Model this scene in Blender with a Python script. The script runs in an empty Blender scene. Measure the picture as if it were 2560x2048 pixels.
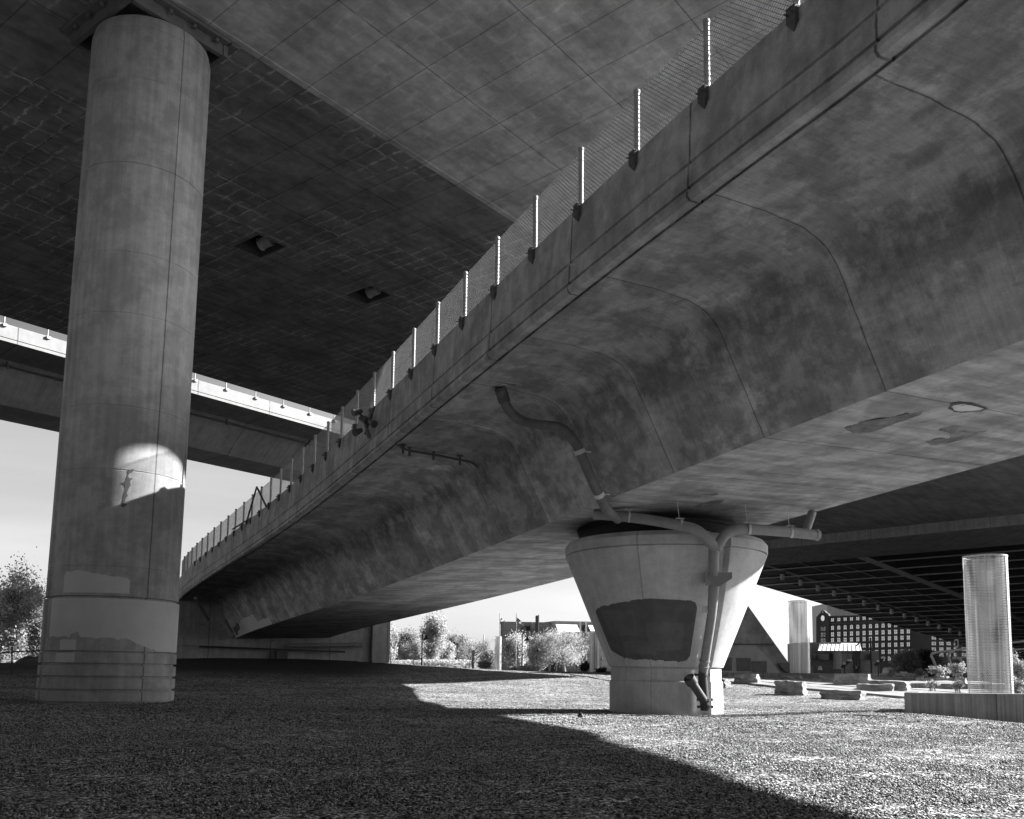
import bpy, bmesh, math, random
import numpy as np
from mathutils import Vector, Matrix
R = math.radians
random.seed(7); RNG = np.random.default_rng(11)
S = bpy.context.scene
C = S.collection

# ------------------------------------------------------------------ camera, sky, sun, exposure
EYE = 1.05
F_PX, CY_PX = 2300.0, 1430.0            # focal length and principal row, in pixels of a 2560 px wide frame
PITCH = math.atan(255 / 2300.0); ROLL = 0.012
cam = bpy.data.objects.new('camera', bpy.data.cameras.new('camera')); C.objects.link(cam)
fw = Vector((0, math.cos(PITCH), math.sin(PITCH))); up = Vector((0, -math.sin(PITCH), math.cos(PITCH))); rt = Vector((1, 0, 0))
rt2 = rt * math.cos(ROLL) + up * math.sin(ROLL); up2 = up * math.cos(ROLL) - rt * math.sin(ROLL)
M = Matrix((rt2, up2, -fw)).transposed().to_4x4(); M.translation = Vector((0, 0, EYE))
cam.matrix_world = M
cam.data.sensor_fit = 'HORIZONTAL'; cam.data.sensor_width = 36.0; cam.data.lens = 36.0 * F_PX / 2560
cam.data.shift_x = 0.0; cam.data.shift_y = (CY_PX - 1024) / 2560
cam.data.clip_start = 0.1; cam.data.clip_end = 5000
S.camera = cam

SUN_AZ, SUN_EL = 75.0, 27.5             # azimuth clockwise from the camera's forward direction (+Y)
w = bpy.data.worlds.new('World'); S.world = w; w.use_nodes = True
nt = w.node_tree; nt.nodes.clear()
sky = nt.nodes.new('ShaderNodeTexSky'); sky.sky_type = 'NISHITA'; sky.sun_disc = False
sky.sun_elevation = R(SUN_EL); sky.sun_rotation = R(SUN_AZ); sky.air_density = 1.0; sky.dust_density = 1.0; sky.ozone_density = 1.0
bw = nt.nodes.new('ShaderNodeSeparateColor'); bg = nt.nodes.new('ShaderNodeBackground'); wo = nt.nodes.new('ShaderNodeOutputWorld')
nt.links.new(sky.outputs[0], bw.inputs[0]); # red-filtered sky, dimmed above the visible band to hold back fill light
tc_ = nt.nodes.new('ShaderNodeTexCoord'); sx_ = nt.nodes.new('ShaderNodeSeparateXYZ'); mr_ = nt.nodes.new('ShaderNodeMapRange'); ml_ = nt.nodes.new('ShaderNodeMath'); ml_.operation = 'MULTIPLY'
nt.links.new(tc_.outputs['Generated'], sx_.inputs[0]); nt.links.new(sx_.outputs[2], mr_.inputs[0]); mr_.interpolation_type = 'SMOOTHSTEP'
for i_, v_ in ((1, .24), (2, .42), (3, 1.30), (4, .15)): mr_.inputs[i_].default_value = v_
m2_ = nt.nodes.new('ShaderNodeMapRange'); nt.links.new(sx_.outputs[2], m2_.inputs[0]); m3_ = nt.nodes.new('ShaderNodeMath'); m3_.operation = 'MULTIPLY'
for i_, v_ in ((1, .0), (2, .20), (3, .62), (4, 1.12)): m2_.inputs[i_].default_value = v_
nz_ = nt.nodes.new('ShaderNodeTexNoise'); mp_ = nt.nodes.new('ShaderNodeMapping'); mp_.inputs['Scale'].default_value = (1.2, 1.2, 9); nt.links.new(tc_.outputs['Generated'], mp_.inputs[0]); nt.links.new(mp_.outputs[0], nz_.inputs['Vector'])
nz_.inputs['Scale'].default_value = 2.2; nz_.inputs['Detail'].default_value = 7; m4_ = nt.nodes.new('ShaderNodeMapRange'); nt.links.new(nz_.outputs['Fac'], m4_.inputs[0]); m5_ = nt.nodes.new('ShaderNodeMath'); m5_.operation = 'MULTIPLY'
for i_, v_ in ((1, .35), (2, .7), (3, .94), (4, 1.12)): m4_.inputs[i_].default_value = v_     # faint high cloud
nt.links.new(bw.outputs[0], m5_.inputs[0]); nt.links.new(m4_.outputs[0], m5_.inputs[1])
nt.links.new(m5_.outputs[0], m3_.inputs[0]); nt.links.new(m2_.outputs[0], m3_.inputs[1]); nt.links.new(m3_.outputs[0], ml_.inputs[0]); nt.links.new(mr_.outputs[0], ml_.inputs[1]); nt.links.new(ml_.outputs[0], bg.inputs[0]); nt.links.new(bg.outputs[0], wo.inputs[0])
bg.inputs[1].default_value = 0.05
sd = Vector((math.sin(R(SUN_AZ)) * math.cos(R(SUN_EL)), math.cos(R(SUN_AZ)) * math.cos(R(SUN_EL)), math.sin(R(SUN_EL))))
sun = bpy.data.objects.new('sun', bpy.data.lights.new('sun', 'SUN')); C.objects.link(sun)
sun.data.energy = 5.0; sun.data.angle = R(0.5); sun.data.color = (1, 1, 1)      # black and white photograph
sun.rotation_euler = (-sd).to_track_quat('-Z', 'Y').to_euler()
S.view_settings.view_transform = 'Standard'; S.view_settings.look = 'None'
S.view_settings.exposure = 2.0; S.view_settings.gamma = 1.0
S.render.engine = 'CYCLES'

def ray(u, v):
    return rt2 * ((u - 1280) / F_PX) - up2 * ((v - CY_PX) / F_PX) + fw
def at(u, v, Y):                        # the point seen at (u, v) that stands Y metres ahead
    d = ray(u, v); return Vector((0, 0, EYE)) + d * (Y / d.y)
def atz(u, v, z):
    d = ray(u, v); return Vector((0, 0, EYE)) + d * ((z - EYE) / d.z)

def sm(a, b, t):
    t = np.clip((t - a) / (b - a), 0, 1); return t * t * (3 - 2 * t)
def gz(x, y):                           # height of the terrain
    z = 1.22 * sm(30, 70, y) * sm(-60, -5, x + 30) - .2 * (1 - sm(6, 21, y))
    z = z + 0.62 * np.exp(-((x + 18) / 13.0) ** 2) * sm(38, 68, y)
    z = z + 0.14 * sm(0, -14, x) * sm(12, 30, y)
    z = z - 0.28 * sm(10.5, 15.0, x) * (1 - sm(27, 33, y)) + 0.1 * sm(6, 11, x) * sm(15, 22, y) * (1 - sm(27, 34, y))
    z = z + 0.03 * np.sin(x * 0.7 + 1.3 * np.sin(y * 0.31)) * np.sin(y * 0.53 + 0.8)
    z = z + .38 * sm(90, 200, y)
    z = z + 11.0 * (1 - sm(-24, -6, y)) * (1 - sm(30, 60, x)) + 8.0 * (1 - sm(-50, -30, x)) * (1 - sm(8, 26, y)) * sm(-24, -6, y)    # unseen bank behind and left of the camera, added to block sky light
    return z
def gzf(x, y): return float(gz(np.float64(x), np.float64(y)))
def gnd(u, v, y0=8, y1=160):
    d = ray(u, v); prev = None
    for Y in np.arange(y0, y1, 0.25):
        p = Vector((0, 0, EYE)) + d * (Y / d.y)
        if p.z <= gzf(p.x, p.y): return Vector((p.x, p.y, gzf(p.x, p.y)))
    return Vector((p.x, p.y, gzf(p.x, p.y)))

# ------------------------------------------------------------------ materials (all grey: the photograph is black and white)
class NT:
    def __init__(s, name):
        s.m = bpy.data.materials.new(name); s.m.use_nodes = True; s.t = s.m.node_tree
        s.b = s.t.nodes['Principled BSDF']; s.out = s.t.nodes['Material Output']
        s.b.inputs['Specular IOR Level'].default_value = 0.25
    def n(s, typ, **k):
        x = s.t.nodes.new(typ)
        for a, v in k.items(): setattr(x, a, v)
        return x
    def l(s, a, b): s.t.links.new(a, b)
    def math(s, op, a, b=None, c=None, clamp=False):
        x = s.n('ShaderNodeMath', operation=op); x.use_clamp = clamp
        for i, v in enumerate((a, b, c)):
            if v is None: continue
            if isinstance(v, (int, float)): x.inputs[i].default_value = v
            else: s.l(v, x.inputs[i])
        return x.outputs[0]
    def noise(s, vec, scale, detail=6, rough=.55, stretch=None, dist=0.0):
        if stretch:
            mp = s.n('ShaderNodeMapping'); mp.inputs['Scale'].default_value = stretch; s.l(vec, mp.inputs[0]); vec = mp.outputs[0]
        x = s.n('ShaderNodeTexNoise'); x.inputs['Scale'].default_value = scale; x.inputs['Detail'].default_value = detail
        x.inputs['Roughness'].default_value = rough; x.inputs['Distortion'].default_value = dist
        s.l(vec, x.inputs['Vector']); return x.outputs['Fac']
    def ramp(s, v, lo, hi, a=0.0, b=1.0):
        x = s.n('ShaderNodeMapRange'); x.interpolation_type = 'SMOOTHSTEP'
        x.inputs[1].default_value = lo; x.inputs[2].default_value = hi; x.inputs[3].default_value = a; x.inputs[4].default_value = b
        s.l(v, x.inputs[0]); return x.outputs[0]
    def line(s, c, sp, w, off=0.0):     # 1 on lines every sp metres, w wide
        f = s.math('FRACT', s.math('DIVIDE', s.math('ADD', c, off), sp))
        d = s.math('MULTIPLY', s.math('SUBTRACT', .5, s.math('ABSOLUTE', s.math('SUBTRACT', f, .5))), sp)
        return s.ramp(d, w * .25, w * .75, 1.0, 0.0)
    def coord(s, kind):
        tc = s.n('ShaderNodeTexCoord'); return tc.outputs[kind]
    def sep(s, v):
        x = s.n('ShaderNodeSeparateXYZ'); s.l(v, x.inputs[0]); return x.outputs
    def bump(s, h, strength=.3, dist=.02):
        x = s.n('ShaderNodeBump'); x.inputs['Strength'].default_value = strength; x.inputs['Distance'].default_value = dist
        s.l(h, x.inputs['Height']); s.l(x.outputs[0], s.b.inputs['Normal'])
    def color(s, v):
        x = s.n('ShaderNodeCombineColor')
        for i in range(3): s.l(v, x.inputs[i])
        s.l(x.outputs[0], s.b.inputs['Base Color'])

def plain(name, g, rough=.7, metal=0.0, var=.12, scale=3.0):
    t = NT(name); t.b.inputs['Roughness'].default_value = rough; t.b.inputs['Metallic'].default_value = metal
    v = t.noise(t.coord('Object'), scale, 5)
    t.color(t.math('MULTIPLY', t.ramp(v, .3, .7, 1 - var, 1 + var), g)); return t.m

def concrete(name, g, blotch=.3, bscale=.5, sharp=.12, streak=.15, st=(6, .35, 1), kind='UV', ju=None, jv=None, jdark=.45,
             rough=.85, efflo=None, pits=.3, bump=.25, extra=None, lightpatch=0.0, seg=None):
    t = NT(name); t.b.inputs['Roughness'].default_value = rough
    co = t.coord(kind); x, y, z = t.sep(co)
    n1 = t.noise(co, bscale, 11, .68, dist=.15)
    f = t.ramp(n1, .5 - sharp, .5 + sharp, 1 - blotch, 1 + blotch * .45)
    n2 = t.noise(co, bscale * 5.3, 7, .6)
    f = t.math('MULTIPLY', f, t.ramp(n2, .3, .7, 1 - blotch * .4, 1 + blotch * .35))
    n3 = t.noise(co, 1.0, 6, .6, stretch=st)
    f = t.math('MULTIPLY', f, t.ramp(n3, .3, .68, 1 - streak, 1 + streak))
    n4 = t.noise(co, 28, 3, .6)
    f = t.math('MULTIPLY', f, t.ramp(n4, .3, .7, .93, 1.06))
    if seg:                             # every cast segment has its own tone
        wn = t.n('ShaderNodeTexWhiteNoise', noise_dimensions='1D'); t.l(t.math('FLOOR', t.math('DIVIDE', t.math('ADD', x, seg[1]), seg[0])), wn.inputs['W'])
        f = t.math('MULTIPLY', f, t.ramp(wn.outputs['Value'], 0, 1, 1 - seg[2], 1 + seg[2]))
    if lightpatch:
        n5 = t.noise(co, bscale * .7, 10, .68, dist=.3, stretch=(1, 1.4, 1))
        f = t.math('MULTIPLY', f, t.ramp(n5, .56, .585, 1.0, 1 + lightpatch))
    v = t.n('ShaderNodeTexVoronoi'); v.inputs['Scale'].default_value = 5.0; t.l(co, v.inputs['Vector'])
    vn = t.noise(co, .9, 3)
    pit = t.math('MULTIPLY', t.ramp(v.outputs['Distance'], .03, .07, 1, 0), t.ramp(vn, .5, .6, 0, pits))
    f = t.math('MULTIPLY', f, t.math('SUBTRACT', 1.0, pit))
    h = t.math('MULTIPLY', n4, .5)
    wob = t.math('MULTIPLY', t.math('SUBTRACT', t.noise(co, 2.0, 4), .5), .05)
    for c, js in ((x, ju), (y, jv)):
        for (sp, wd, off, dk) in (js or []):
            ln = t.line(t.math('ADD', c, wob), sp, wd, off)
            brk = t.ramp(t.noise(co, 1.7, 4), .3, .5, .35, 1.0)
            f = t.math('MULTIPLY', f, t.math('SUBTRACT', 1.0, t.math('MULTIPLY', t.math('MULTIPLY', ln, brk), dk)))
            h = t.math('SUBTRACT', h, t.math('MULTIPLY', ln, .6))
    if efflo:                           # pale lime lines in a broken grid
        (su, sv, amt) = efflo
        wob2 = t.math('MULTIPLY', t.math('SUBTRACT', t.noise(co, 1.1, 5), .5), .55)
        wob3 = t.math('MULTIPLY', t.math('SUBTRACT', t.noise(co, 1.5, 5, .6, stretch=(1, 1, 3)), .5), .5)
        m = t.math('MAXIMUM', t.line(t.math('ADD', x, wob2), su, .09, .2), t.line(t.math('ADD', y, wob3), sv, .09, .1))
        mk = t.ramp(t.noise(co, .16, 5, .6), .40, .56, 0, 1); mk = t.math('MULTIPLY', mk, t.ramp(t.noise(co, 1.6, 5, .7), .40, .55, 0, 1))
        f = t.math('MULTIPLY', f, t.math('ADD', 1.0, t.math('MULTIPLY', t.math('MULTIPLY', m, mk), amt)))
    if extra: f = extra(t, co, f)
    t.color(t.math('MULTIPLY', f, g)); t.bump(h, bump, .012); return t.m

def vline(at_u, w, dark):               # one single vertical joint at UV x = at_u
    def fn(t, co, f):
        x, y, z = t.sep(co)
        d = t.math('ABSOLUTE', t.math('SUBTRACT', x, at_u))
        d = t.math('ADD', d, t.math('MULTIPLY', t.math('SUBTRACT', t.noise(co, 6, 4), .5), .02))
        return t.math('MULTIPLY', f, t.ramp(d, w * .3, w, 1 - dark, 1.0))
    return fn

MT = {}
def haunch_stain(t, co, f):             # damp grime along the bend between slab and web
    x, y, z = t.sep(co)
    d = t.math('ABSOLUTE', t.math('SUBTRACT', t.math('ADD', y, t.math('MULTIPLY', t.math('SUBTRACT', t.noise(co, .8, 4), .5), 1.6)), 2.9))
    m = t.math('MULTIPLY', t.ramp(d, .15, .75, 1, 0), t.ramp(t.noise(co, 2.2, 8, .7), .38, .6, .1, 1))
    fine = t.noise(co, 1.0, 8, .7, stretch=(14, .9, 1))
    lip = t.line(t.math('ADD', x, .09), 3.05, .12, 2.78)
    return t.math('MULTIPLY', t.math('MULTIPLY', t.math('MULTIPLY', f, t.math('SUBTRACT', 1.0, t.math('MULTIPLY', m, .38))), t.ramp(fine, .3, .7, .88, 1.1)), t.math('ADD', 1.0, t.math('MULTIPLY', lip, .14)))
MT['under'] = concrete('weathered_soffit_concrete', .335, .27, .75, .06, .16, (.7, 2.2, 1), extra=haunch_stain, jv=[(60, .03, 0, 0)], ju=[(3.05, .026, 2.78, .6)], pits=.5, lightpatch=.22, seg=(3.05, 2.78, .12))
MT['bottom'] = concrete('box_bottom_concrete', .32, .28, .6, .08, .25, (3.0, .35, 1), ju=[(3.05, .05, 2.78, .45)], pits=.3, lightpatch=.12)
MT['parapet'] = concrete('parapet_concrete', .36, .24, .8, .10, .2, (3.0, .7, 1), ju=[(3.62, .045, 4.4, .7)], pits=.3)
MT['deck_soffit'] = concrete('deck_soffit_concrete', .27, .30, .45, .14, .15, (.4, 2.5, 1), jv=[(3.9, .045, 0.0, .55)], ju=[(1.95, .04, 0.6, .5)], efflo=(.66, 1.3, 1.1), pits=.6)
MT['deck_soffit_wing'] = concrete('wing_soffit_concrete', .56, .30, .45, .14, .12, (.4, 2.5, 1), jv=[(3.9, .045, 0.0, .55)], ju=[(1.95, .04, 0.6, .5)], efflo=(.66, 1.3, .18), pits=.6)  # same concrete made paler: bounce from the sunlit gravel put into the colour
MT['column'] = concrete('column_concrete', .365, .19, .7, .10, .12, (5.0, .16, 1), pits=.5, extra=vline(1.82 * R(29), .03, .6))
MT['pier'] = concrete('pier_concrete', .42, .16, .9, .16, .08, (4.5, .3, 1), pits=.45, extra=vline(-.5, .02, .4))
MT['white_conc'] = concrete('pale_parapet_concrete', .24, .12, .5, .2, .05, (3, .4, 1), ju=[(7.3, .09, 1.0, .6)], pits=.1)
MT['far_box'] = concrete('far_box_concrete', .26, .2, .3, .15, .15, (4, .3, 1), ju=[(7.3, .12, 1.0, .5)], pits=.1)
MT['wall'] = concrete('abutment_concrete', .36, .2, .5, .2, .12, (3, .3, 1), jv=[(50, .06, 0, 0)], ju=[(4.4, .08, 2.2, .5)], pits=.4)
MT['planter'] = concrete('board_marked_concrete', .20, .16, .7, .2, .30, (9, .25, 1), ju=[(3.05, .03, .6, .7)], pits=.3)
MT['leg'] = concrete('bridge_leg_concrete', .17, .3, .5, .1, .1, (1.5, .6, 1), pits=.2)
MT['leg_low'] = concrete('bridge_leg_lower_concrete', .25, .12, .5, .15, .08, (1.5, .6, 1), pits=.2)
MT['far_deck'] = concrete('far_deck_concrete', .42, .2, .15, .15, .2, (.2, 1, 1), pits=.1)
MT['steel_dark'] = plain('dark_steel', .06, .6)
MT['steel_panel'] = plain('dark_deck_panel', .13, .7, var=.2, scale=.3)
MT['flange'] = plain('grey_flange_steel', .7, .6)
MT['lamp'] = plain('grey_lamp_metal', .45, .5)
MT['galv'] = plain('galvanised_post', .34, .45, .25, var=.15, scale=8)
MT['wire'] = plain('galvanised_wire', .30, .45, .4)
MT['bracket'] = plain('dark_bracket_steel', .10, .6)
MT['pipe'] = plain('grey_plastic_pipe', .21, .55, var=.08, scale=5)
MT['pipe_dark'] = plain('dark_grey_pipe', .13, .55, var=.15, scale=5)
MT['cap'] = plain('dull_grey_steel', .17, .6)
MT['iron'] = plain('black_cast_iron', .045, .5)
MT['strap'] = plain('pale_pipe_strap', .5, .4)
MT['darkpaint'] = plain('dark_cover_paint', .085, .75, var=.16, scale=2.5)
MT['swath'] = plain('thin_second_coat', .105, .8, var=.16, scale=2.5)
MT['greypaint'] = plain('grey_cover_paint', .56, .85, var=.05, scale=1.5)
MT['stain'] = concrete('damp_stain', .20, .35, 1.5, .1, .2, (3, .5, 1), kind='Object', pits=.2)
MT['midpaint'] = plain('mid_grey_cover_paint', .12, .8, var=.05)
MT['rubber'] = plain('black_bearing_steel', .02, .7)
MT['granite'] = concrete('rough_granite', .27, .25, 1.5, .1, .2, (2, 2, 2), kind='Object', pits=.5, bump=.8)
MT['paver'] = concrete('granite_paving', .30, .2, .8, .15, .1, (1, 1, 1), kind='Object', pits=.2)
MT['bark'] = plain('bark', .10, .9)
MT['twig'] = plain('pale_twig', .20, .9)
MT['black'] = plain('black_paint', .03, .5)
MT['cloth_dark'] = plain('dark_clothing', .04, .9)
MT['skin'] = plain('skin', .25, .7)
MT['white'] = plain('white_paint', .55, .5)
MT['midgrey'] = plain('mid_grey_paint', .3, .6)
MT['roofmetal'] = plain('pale_glazing', .88, .25)
MT['tower'] = plain('pale_tower_cladding', .55, .6)
MT['shrub'] = plain('dark_shrub', .06, .9)

def leafmat(name, g, tr=.35):
    t = NT(name); t.b.inputs['Roughness'].default_value = .6
    v = t.noise(t.coord('Object'), .8, 4); vr = t.noise(t.coord('Object'), 9, 2)
    col = t.math('MULTIPLY', t.math('MULTIPLY', t.ramp(v, .35, .65, .7, 1.25), t.ramp(vr, .3, .7, .7, 1.25)), g)
    t.color(col)
    tl = t.n('ShaderNodeBsdfTranslucent'); cc = t.n('ShaderNodeCombineColor')
    for i in range(3): t.l(col, cc.inputs[i])
    t.l(cc.outputs[0], tl.inputs[0]); mx = t.n('ShaderNodeMixShader'); mx.inputs[0].default_value = tr
    t.l(t.b.outputs[0], mx.inputs[1]); t.l(tl.outputs[0], mx.inputs[2]); t.l(mx.outputs[0], t.out.inputs[0]); return t.m
MT['leaf'] = leafmat('autumn_leaves', .50, .6)
MT['leaf_mid'] = leafmat('green_leaves', .32, .5)
MT['leaf_dark'] = leafmat('dark_leaves', .06)
MT['flower'] = leafmat('planter_leaves', .34)

def brickmat(name, g, gm, sx=.22, sy=.08):
    t = NT(name); t.b.inputs['Roughness'].default_value = .85
    b = t.n('ShaderNodeTexBrick'); b.inputs['Scale'].default_value = 1.0; b.inputs['Mortar Size'].default_value = .012
    b.inputs['Brick Width'].default_value = sx * 2; b.inputs['Row Height'].default_value = sy * 2
    b.inputs['Color1'].default_value = (g, g, g, 1); b.inputs['Color2'].default_value = (g * .8, g * .8, g * .8, 1); b.inputs['Mortar'].default_value = (gm, gm, gm, 1)
    t.l(t.coord('UV'), b.inputs['Vector']); n = t.noise(t.coord('UV'), .2, 5)
    mx = t.n('ShaderNodeMix', data_type='RGBA', blend_type='MULTIPLY'); mx.inputs[0].default_value = 1
    t.l(b.outputs[0], mx.inputs[6]); r = t.ramp(n, .3, .7, .85, 1.1); cc = t.n('ShaderNodeCombineColor')
    for i in range(3): t.l(r, cc.inputs[i])
    t.l(cc.outputs[0], mx.inputs[7]); t.l(mx.outputs[2], t.b.inputs['Base Color']); return t.m
MT['brick_dark'] = brickmat('dark_red_brick', .075, .10)
MT['brick_mid'] = brickmat('lit_brown_brick', .36, .42, .4, .2)
MT['brick_shade'] = brickmat('shaded_brown_brick', .22, .27, .4, .2)  # darker copy of the same brick: shade of the walls put into the colour
def glassmat(name, g, rough):
    t = NT(name); t.b.inputs['Roughness'].default_value = rough; t.b.inputs['Base Color'].default_value = (g, g, g, 1)
    t.b.inputs['Specular IOR Level'].default_value = 1.0; t.b.inputs['Metallic'].default_value = .55; return t.m
MT['glass'] = glassmat('window_glass', .75, .12); MT['glass_dark'] = glassmat('dark_window_glass', .06, .15)

def gravelmat():
    t = NT('gravel'); t.b.inputs['Roughness'].default_value = .95; t.b.inputs['Specular IOR Level'].default_value = .1
    co = t.coord('Object')
    v = t.n('ShaderNodeTexVoronoi'); v.inputs['Scale'].default_value = 24; t.l(co, v.inputs['Vector'])
    v2 = t.n('ShaderNodeTexVoronoi'); v2.inputs['Scale'].default_value = 9; t.l(co, v2.inputs['Vector'])
    s1 = t.n('ShaderNodeSeparateColor'); t.l(v.outputs['Color'], s1.inputs[0])
    s2 = t.n('ShaderNodeSeparateColor'); t.l(v2.outputs['Color'], s2.inputs[0])
    a = t.ramp(s1.outputs[0], 0, 1, .45, 1.45); b = t.ramp(s2.outputs[0], 0, 1, .62, 1.3)
    big = t.ramp(t.noise(co, .35, 8, .7), .35, .65, .66, 1.16); mid = t.ramp(t.noise(co, 2.2, 6, .7), .3, .7, .78, 1.15)
    f = t.math('MULTIPLY', t.math('MULTIPLY', a, b), t.math('MULTIPLY', big, mid))
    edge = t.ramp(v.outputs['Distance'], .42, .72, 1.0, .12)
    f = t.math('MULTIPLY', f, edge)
    gap_shade = t.n('ShaderNodeTexVoronoi'); gap_shade.inputs['Scale'].default_value = 13; t.l(co, gap_shade.inputs['Vector']); sg = t.n('ShaderNodeSeparateColor'); t.l(gap_shade.outputs['Color'], sg.inputs[0])
    f = t.math('MULTIPLY', f, t.ramp(sg.outputs[1], .16, .26, .16, 1.0))  # black gaps and stone rims: shadow between stones painted into the colour
    x, y, z = t.sep(co)                 # gravel yard; ground around it, mostly unseen, darkened to cut bounced light
    mound_shade = t.math('SUBTRACT', 1.0, t.math('MULTIPLY', t.ramp(x, -10, -4, 1, 0), t.ramp(y, 42, 54, 0, 1)))  # ground by the abutment darkened: its shade put into the colour
    yard = t.math('MULTIPLY', t.math('MULTIPLY', mound_shade, t.ramp(y, -6, -2, 0, 1), t.ramp(y, 62, 70, 1, 0)), t.math('MULTIPLY', t.ramp(x, -34, -28, 0, 1), t.ramp(x, 34, 40, 1, 0)))
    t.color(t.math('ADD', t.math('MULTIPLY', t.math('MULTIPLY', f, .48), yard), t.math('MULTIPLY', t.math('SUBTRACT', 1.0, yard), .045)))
    h = t.math('ADD', t.math('MULTIPLY', v.outputs['Distance'], -1.0), t.math('MULTIPLY', v2.outputs['Distance'], -.8))
    h = t.math('ADD', h, t.math('MULTIPLY', t.noise(co, 1.6, 6, .7), 2.2))
    t.bump(h, .9, .05); return t.m
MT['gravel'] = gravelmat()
MT['stone'] = plain('gravel_stone', .40, .95, var=.5, scale=14)
MT['grass'] = plain('dry_grass', .12, .95, var=.3, scale=1.0)
MT['asphalt'] = plain('asphalt', .06, .95)

# ------------------------------------------------------------------ mesh helpers
def tag(o, label, cat, group=None, kind=None):
    if label: o['label'] = label
    if cat: o['category'] = cat
    if group: o['group'] = group
    if kind: o['kind'] = kind
    return o
def thing(name, label, cat, loc=(0, 0, 0), group=None):
    o = bpy.data.objects.new(name, None); C.objects.link(o); o.location = loc; o.empty_display_size = .2
    return tag(o, label, cat, group)
class MB:
    def __init__(s): s.v = []; s.f = []; s.uv = []; s.mi = []; s.sm = []
    def add(s, vs, fs, uvs=None, mi=0, smooth=False):
        b = len(s.v); s.v += [tuple(map(float, p)) for p in vs]
        for k, f in enumerate(fs):
            s.f.append([b + i for i in f]); s.mi.append(mi); s.sm.append(smooth)
            s.uv += list(uvs[k]) if uvs is not None else [None] * len(f)
    def quad(s, a, b, c, d, mi=0, uv=None): s.add([a, b, c, d], [(0, 1, 2, 3)], [uv] if uv else None, mi)
    def box(s, c, size, rz=0.0, mi=0, M=None, taper=1.0):
        x, y, z = size[0] / 2, size[1] / 2, size[2] / 2
        P = [Vector((sx * x * (taper if sz > 0 else 1), sy * y * (taper if sz > 0 else 1), sz * z)) for sx in (-1, 1) for sy in (-1, 1) for sz in (-1, 1)]
        Rm = Matrix.Rotation(rz, 3, 'Z') if M is None else M
        P = [Rm @ p + Vector(c) for p in P]
        s.add(P, [(0, 1, 3, 2), (4, 6, 7, 5), (0, 4, 5, 1), (2, 3, 7, 6), (0, 2, 6, 4), (1, 5, 7, 3)], None, mi)
    def bar(s, a, b, w, h=None, mi=0):
        a = Vector(a); b = Vector(b); d = b - a; L = d.length
        if L < 1e-6: return
        q = d.to_track_quat('Z', 'Y').to_matrix(); s.box((a + b) / 2, (w, h or w, L), M=q, mi=mi)
    def tube(s, pts, r, n=10, mi=0, cap=True, smooth=True):
        pts = [Vector(p) for p in pts]; rs = r if isinstance(r, (list, tuple)) else [r] * len(pts)
        rings = []; prev = None
        for i, p in enumerate(pts):
            d = (pts[min(i + 1, len(pts) - 1)] - pts[max(i - 1, 0)]).normalized()
            if prev is None: x = d.orthogonal().normalized()
            else:
                x = (prev - d * prev.dot(d)); x = x.normalized() if x.length > 1e-6 else d.orthogonal().normalized()
            prev = x; y = d.cross(x)
            rings.append([p + (x * math.cos(a) + y * math.sin(a)) * rs[i] for a in [2 * math.pi * k / n for k in range(n)]])
        V = [v for rg in rings for v in rg]; Fc = []
        for i in range(len(pts) - 1):
            for k in range(n):
                Fc.append((i * n + k, i * n + (k + 1) % n, (i + 1) * n + (k + 1) % n, (i + 1) * n + k))
        s.add(V, Fc, None, mi, smooth)
        if cap:
            s.add(rings[0], [tuple(range(n))[::-1]], None, mi); s.add(rings[-1], [tuple(range(n))], None, mi)
    def grid(s, P, uv=None, mi=0, smooth=False, flip=False):    # P[i][j]
        ni, nj = len(P), len(P[0]); V = [p for row in P for p in row]; Fc = []; U = []
        for i in range(ni - 1):
            for j in range(nj - 1):
                q = [(i, j), (i + 1, j), (i + 1, j + 1), (i, j + 1)]
                if flip: q = q[::-1]
                Fc.append(tuple(a * nj + b for a, b in q))
                if uv: U.append([uv[a][b] for a, b in q])
        s.add(V, Fc, U if uv else None, mi, smooth)
    def build(s, name, mats, parent=None, label=None, bevel=0.0, autouv=False):
        me = bpy.data.meshes.new(name); me.from_pydata(s.v, [], s.f)
        for m in (mats if isinstance(mats, (list, tuple)) else [mats]): me.materials.append(m)
        me.polygons.foreach_set('material_index', s.mi); me.polygons.foreach_set('use_smooth', s.sm)
        if autouv or any(u is not None for u in s.uv):
            ul = me.uv_layers.new(name='UVMap'); k = 0; data = np.zeros(len(s.uv) * 2, np.float32)
            for p in me.polygons:
                nrm = p.normal
                for li in range(p.loop_total):
                    u = s.uv[k]
                    if u is None:
                        c = me.vertices[me.loops[p.loop_start + li].vertex_index].co
                        if abs(nrm.z) > .7: u = (c.x, c.y)
                        else:
                            t = Vector((-nrm.y, nrm.x, 0)); t = t.normalized() if t.length > 0 else Vector((1, 0, 0)); u = (c.dot(t), c.z)
                    data[2 * k] = u[0]; data[2 * k + 1] = u[1]; k += 1
            ul.data.foreach_set('uv', data)
        me.update(); o = bpy.data.objects.new(name, me); C.objects.link(o)
        if parent is not None:
            o.parent = parent; L = parent.location
            g = parent.parent
            off = Vector(parent.location) if g is None else Vector(parent.location) + Vector(g.location)
            if parent.type == 'EMPTY': o.matrix_parent_inverse = Matrix.Translation(-off)
        if label: o['label'] = label
        if bevel:
            b = o.modifiers.new('bevel', 'BEVEL'); b.width = bevel; b.segments = 2; b.limit_method = 'ANGLE'; b.angle_limit = R(40)
        return o
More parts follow.
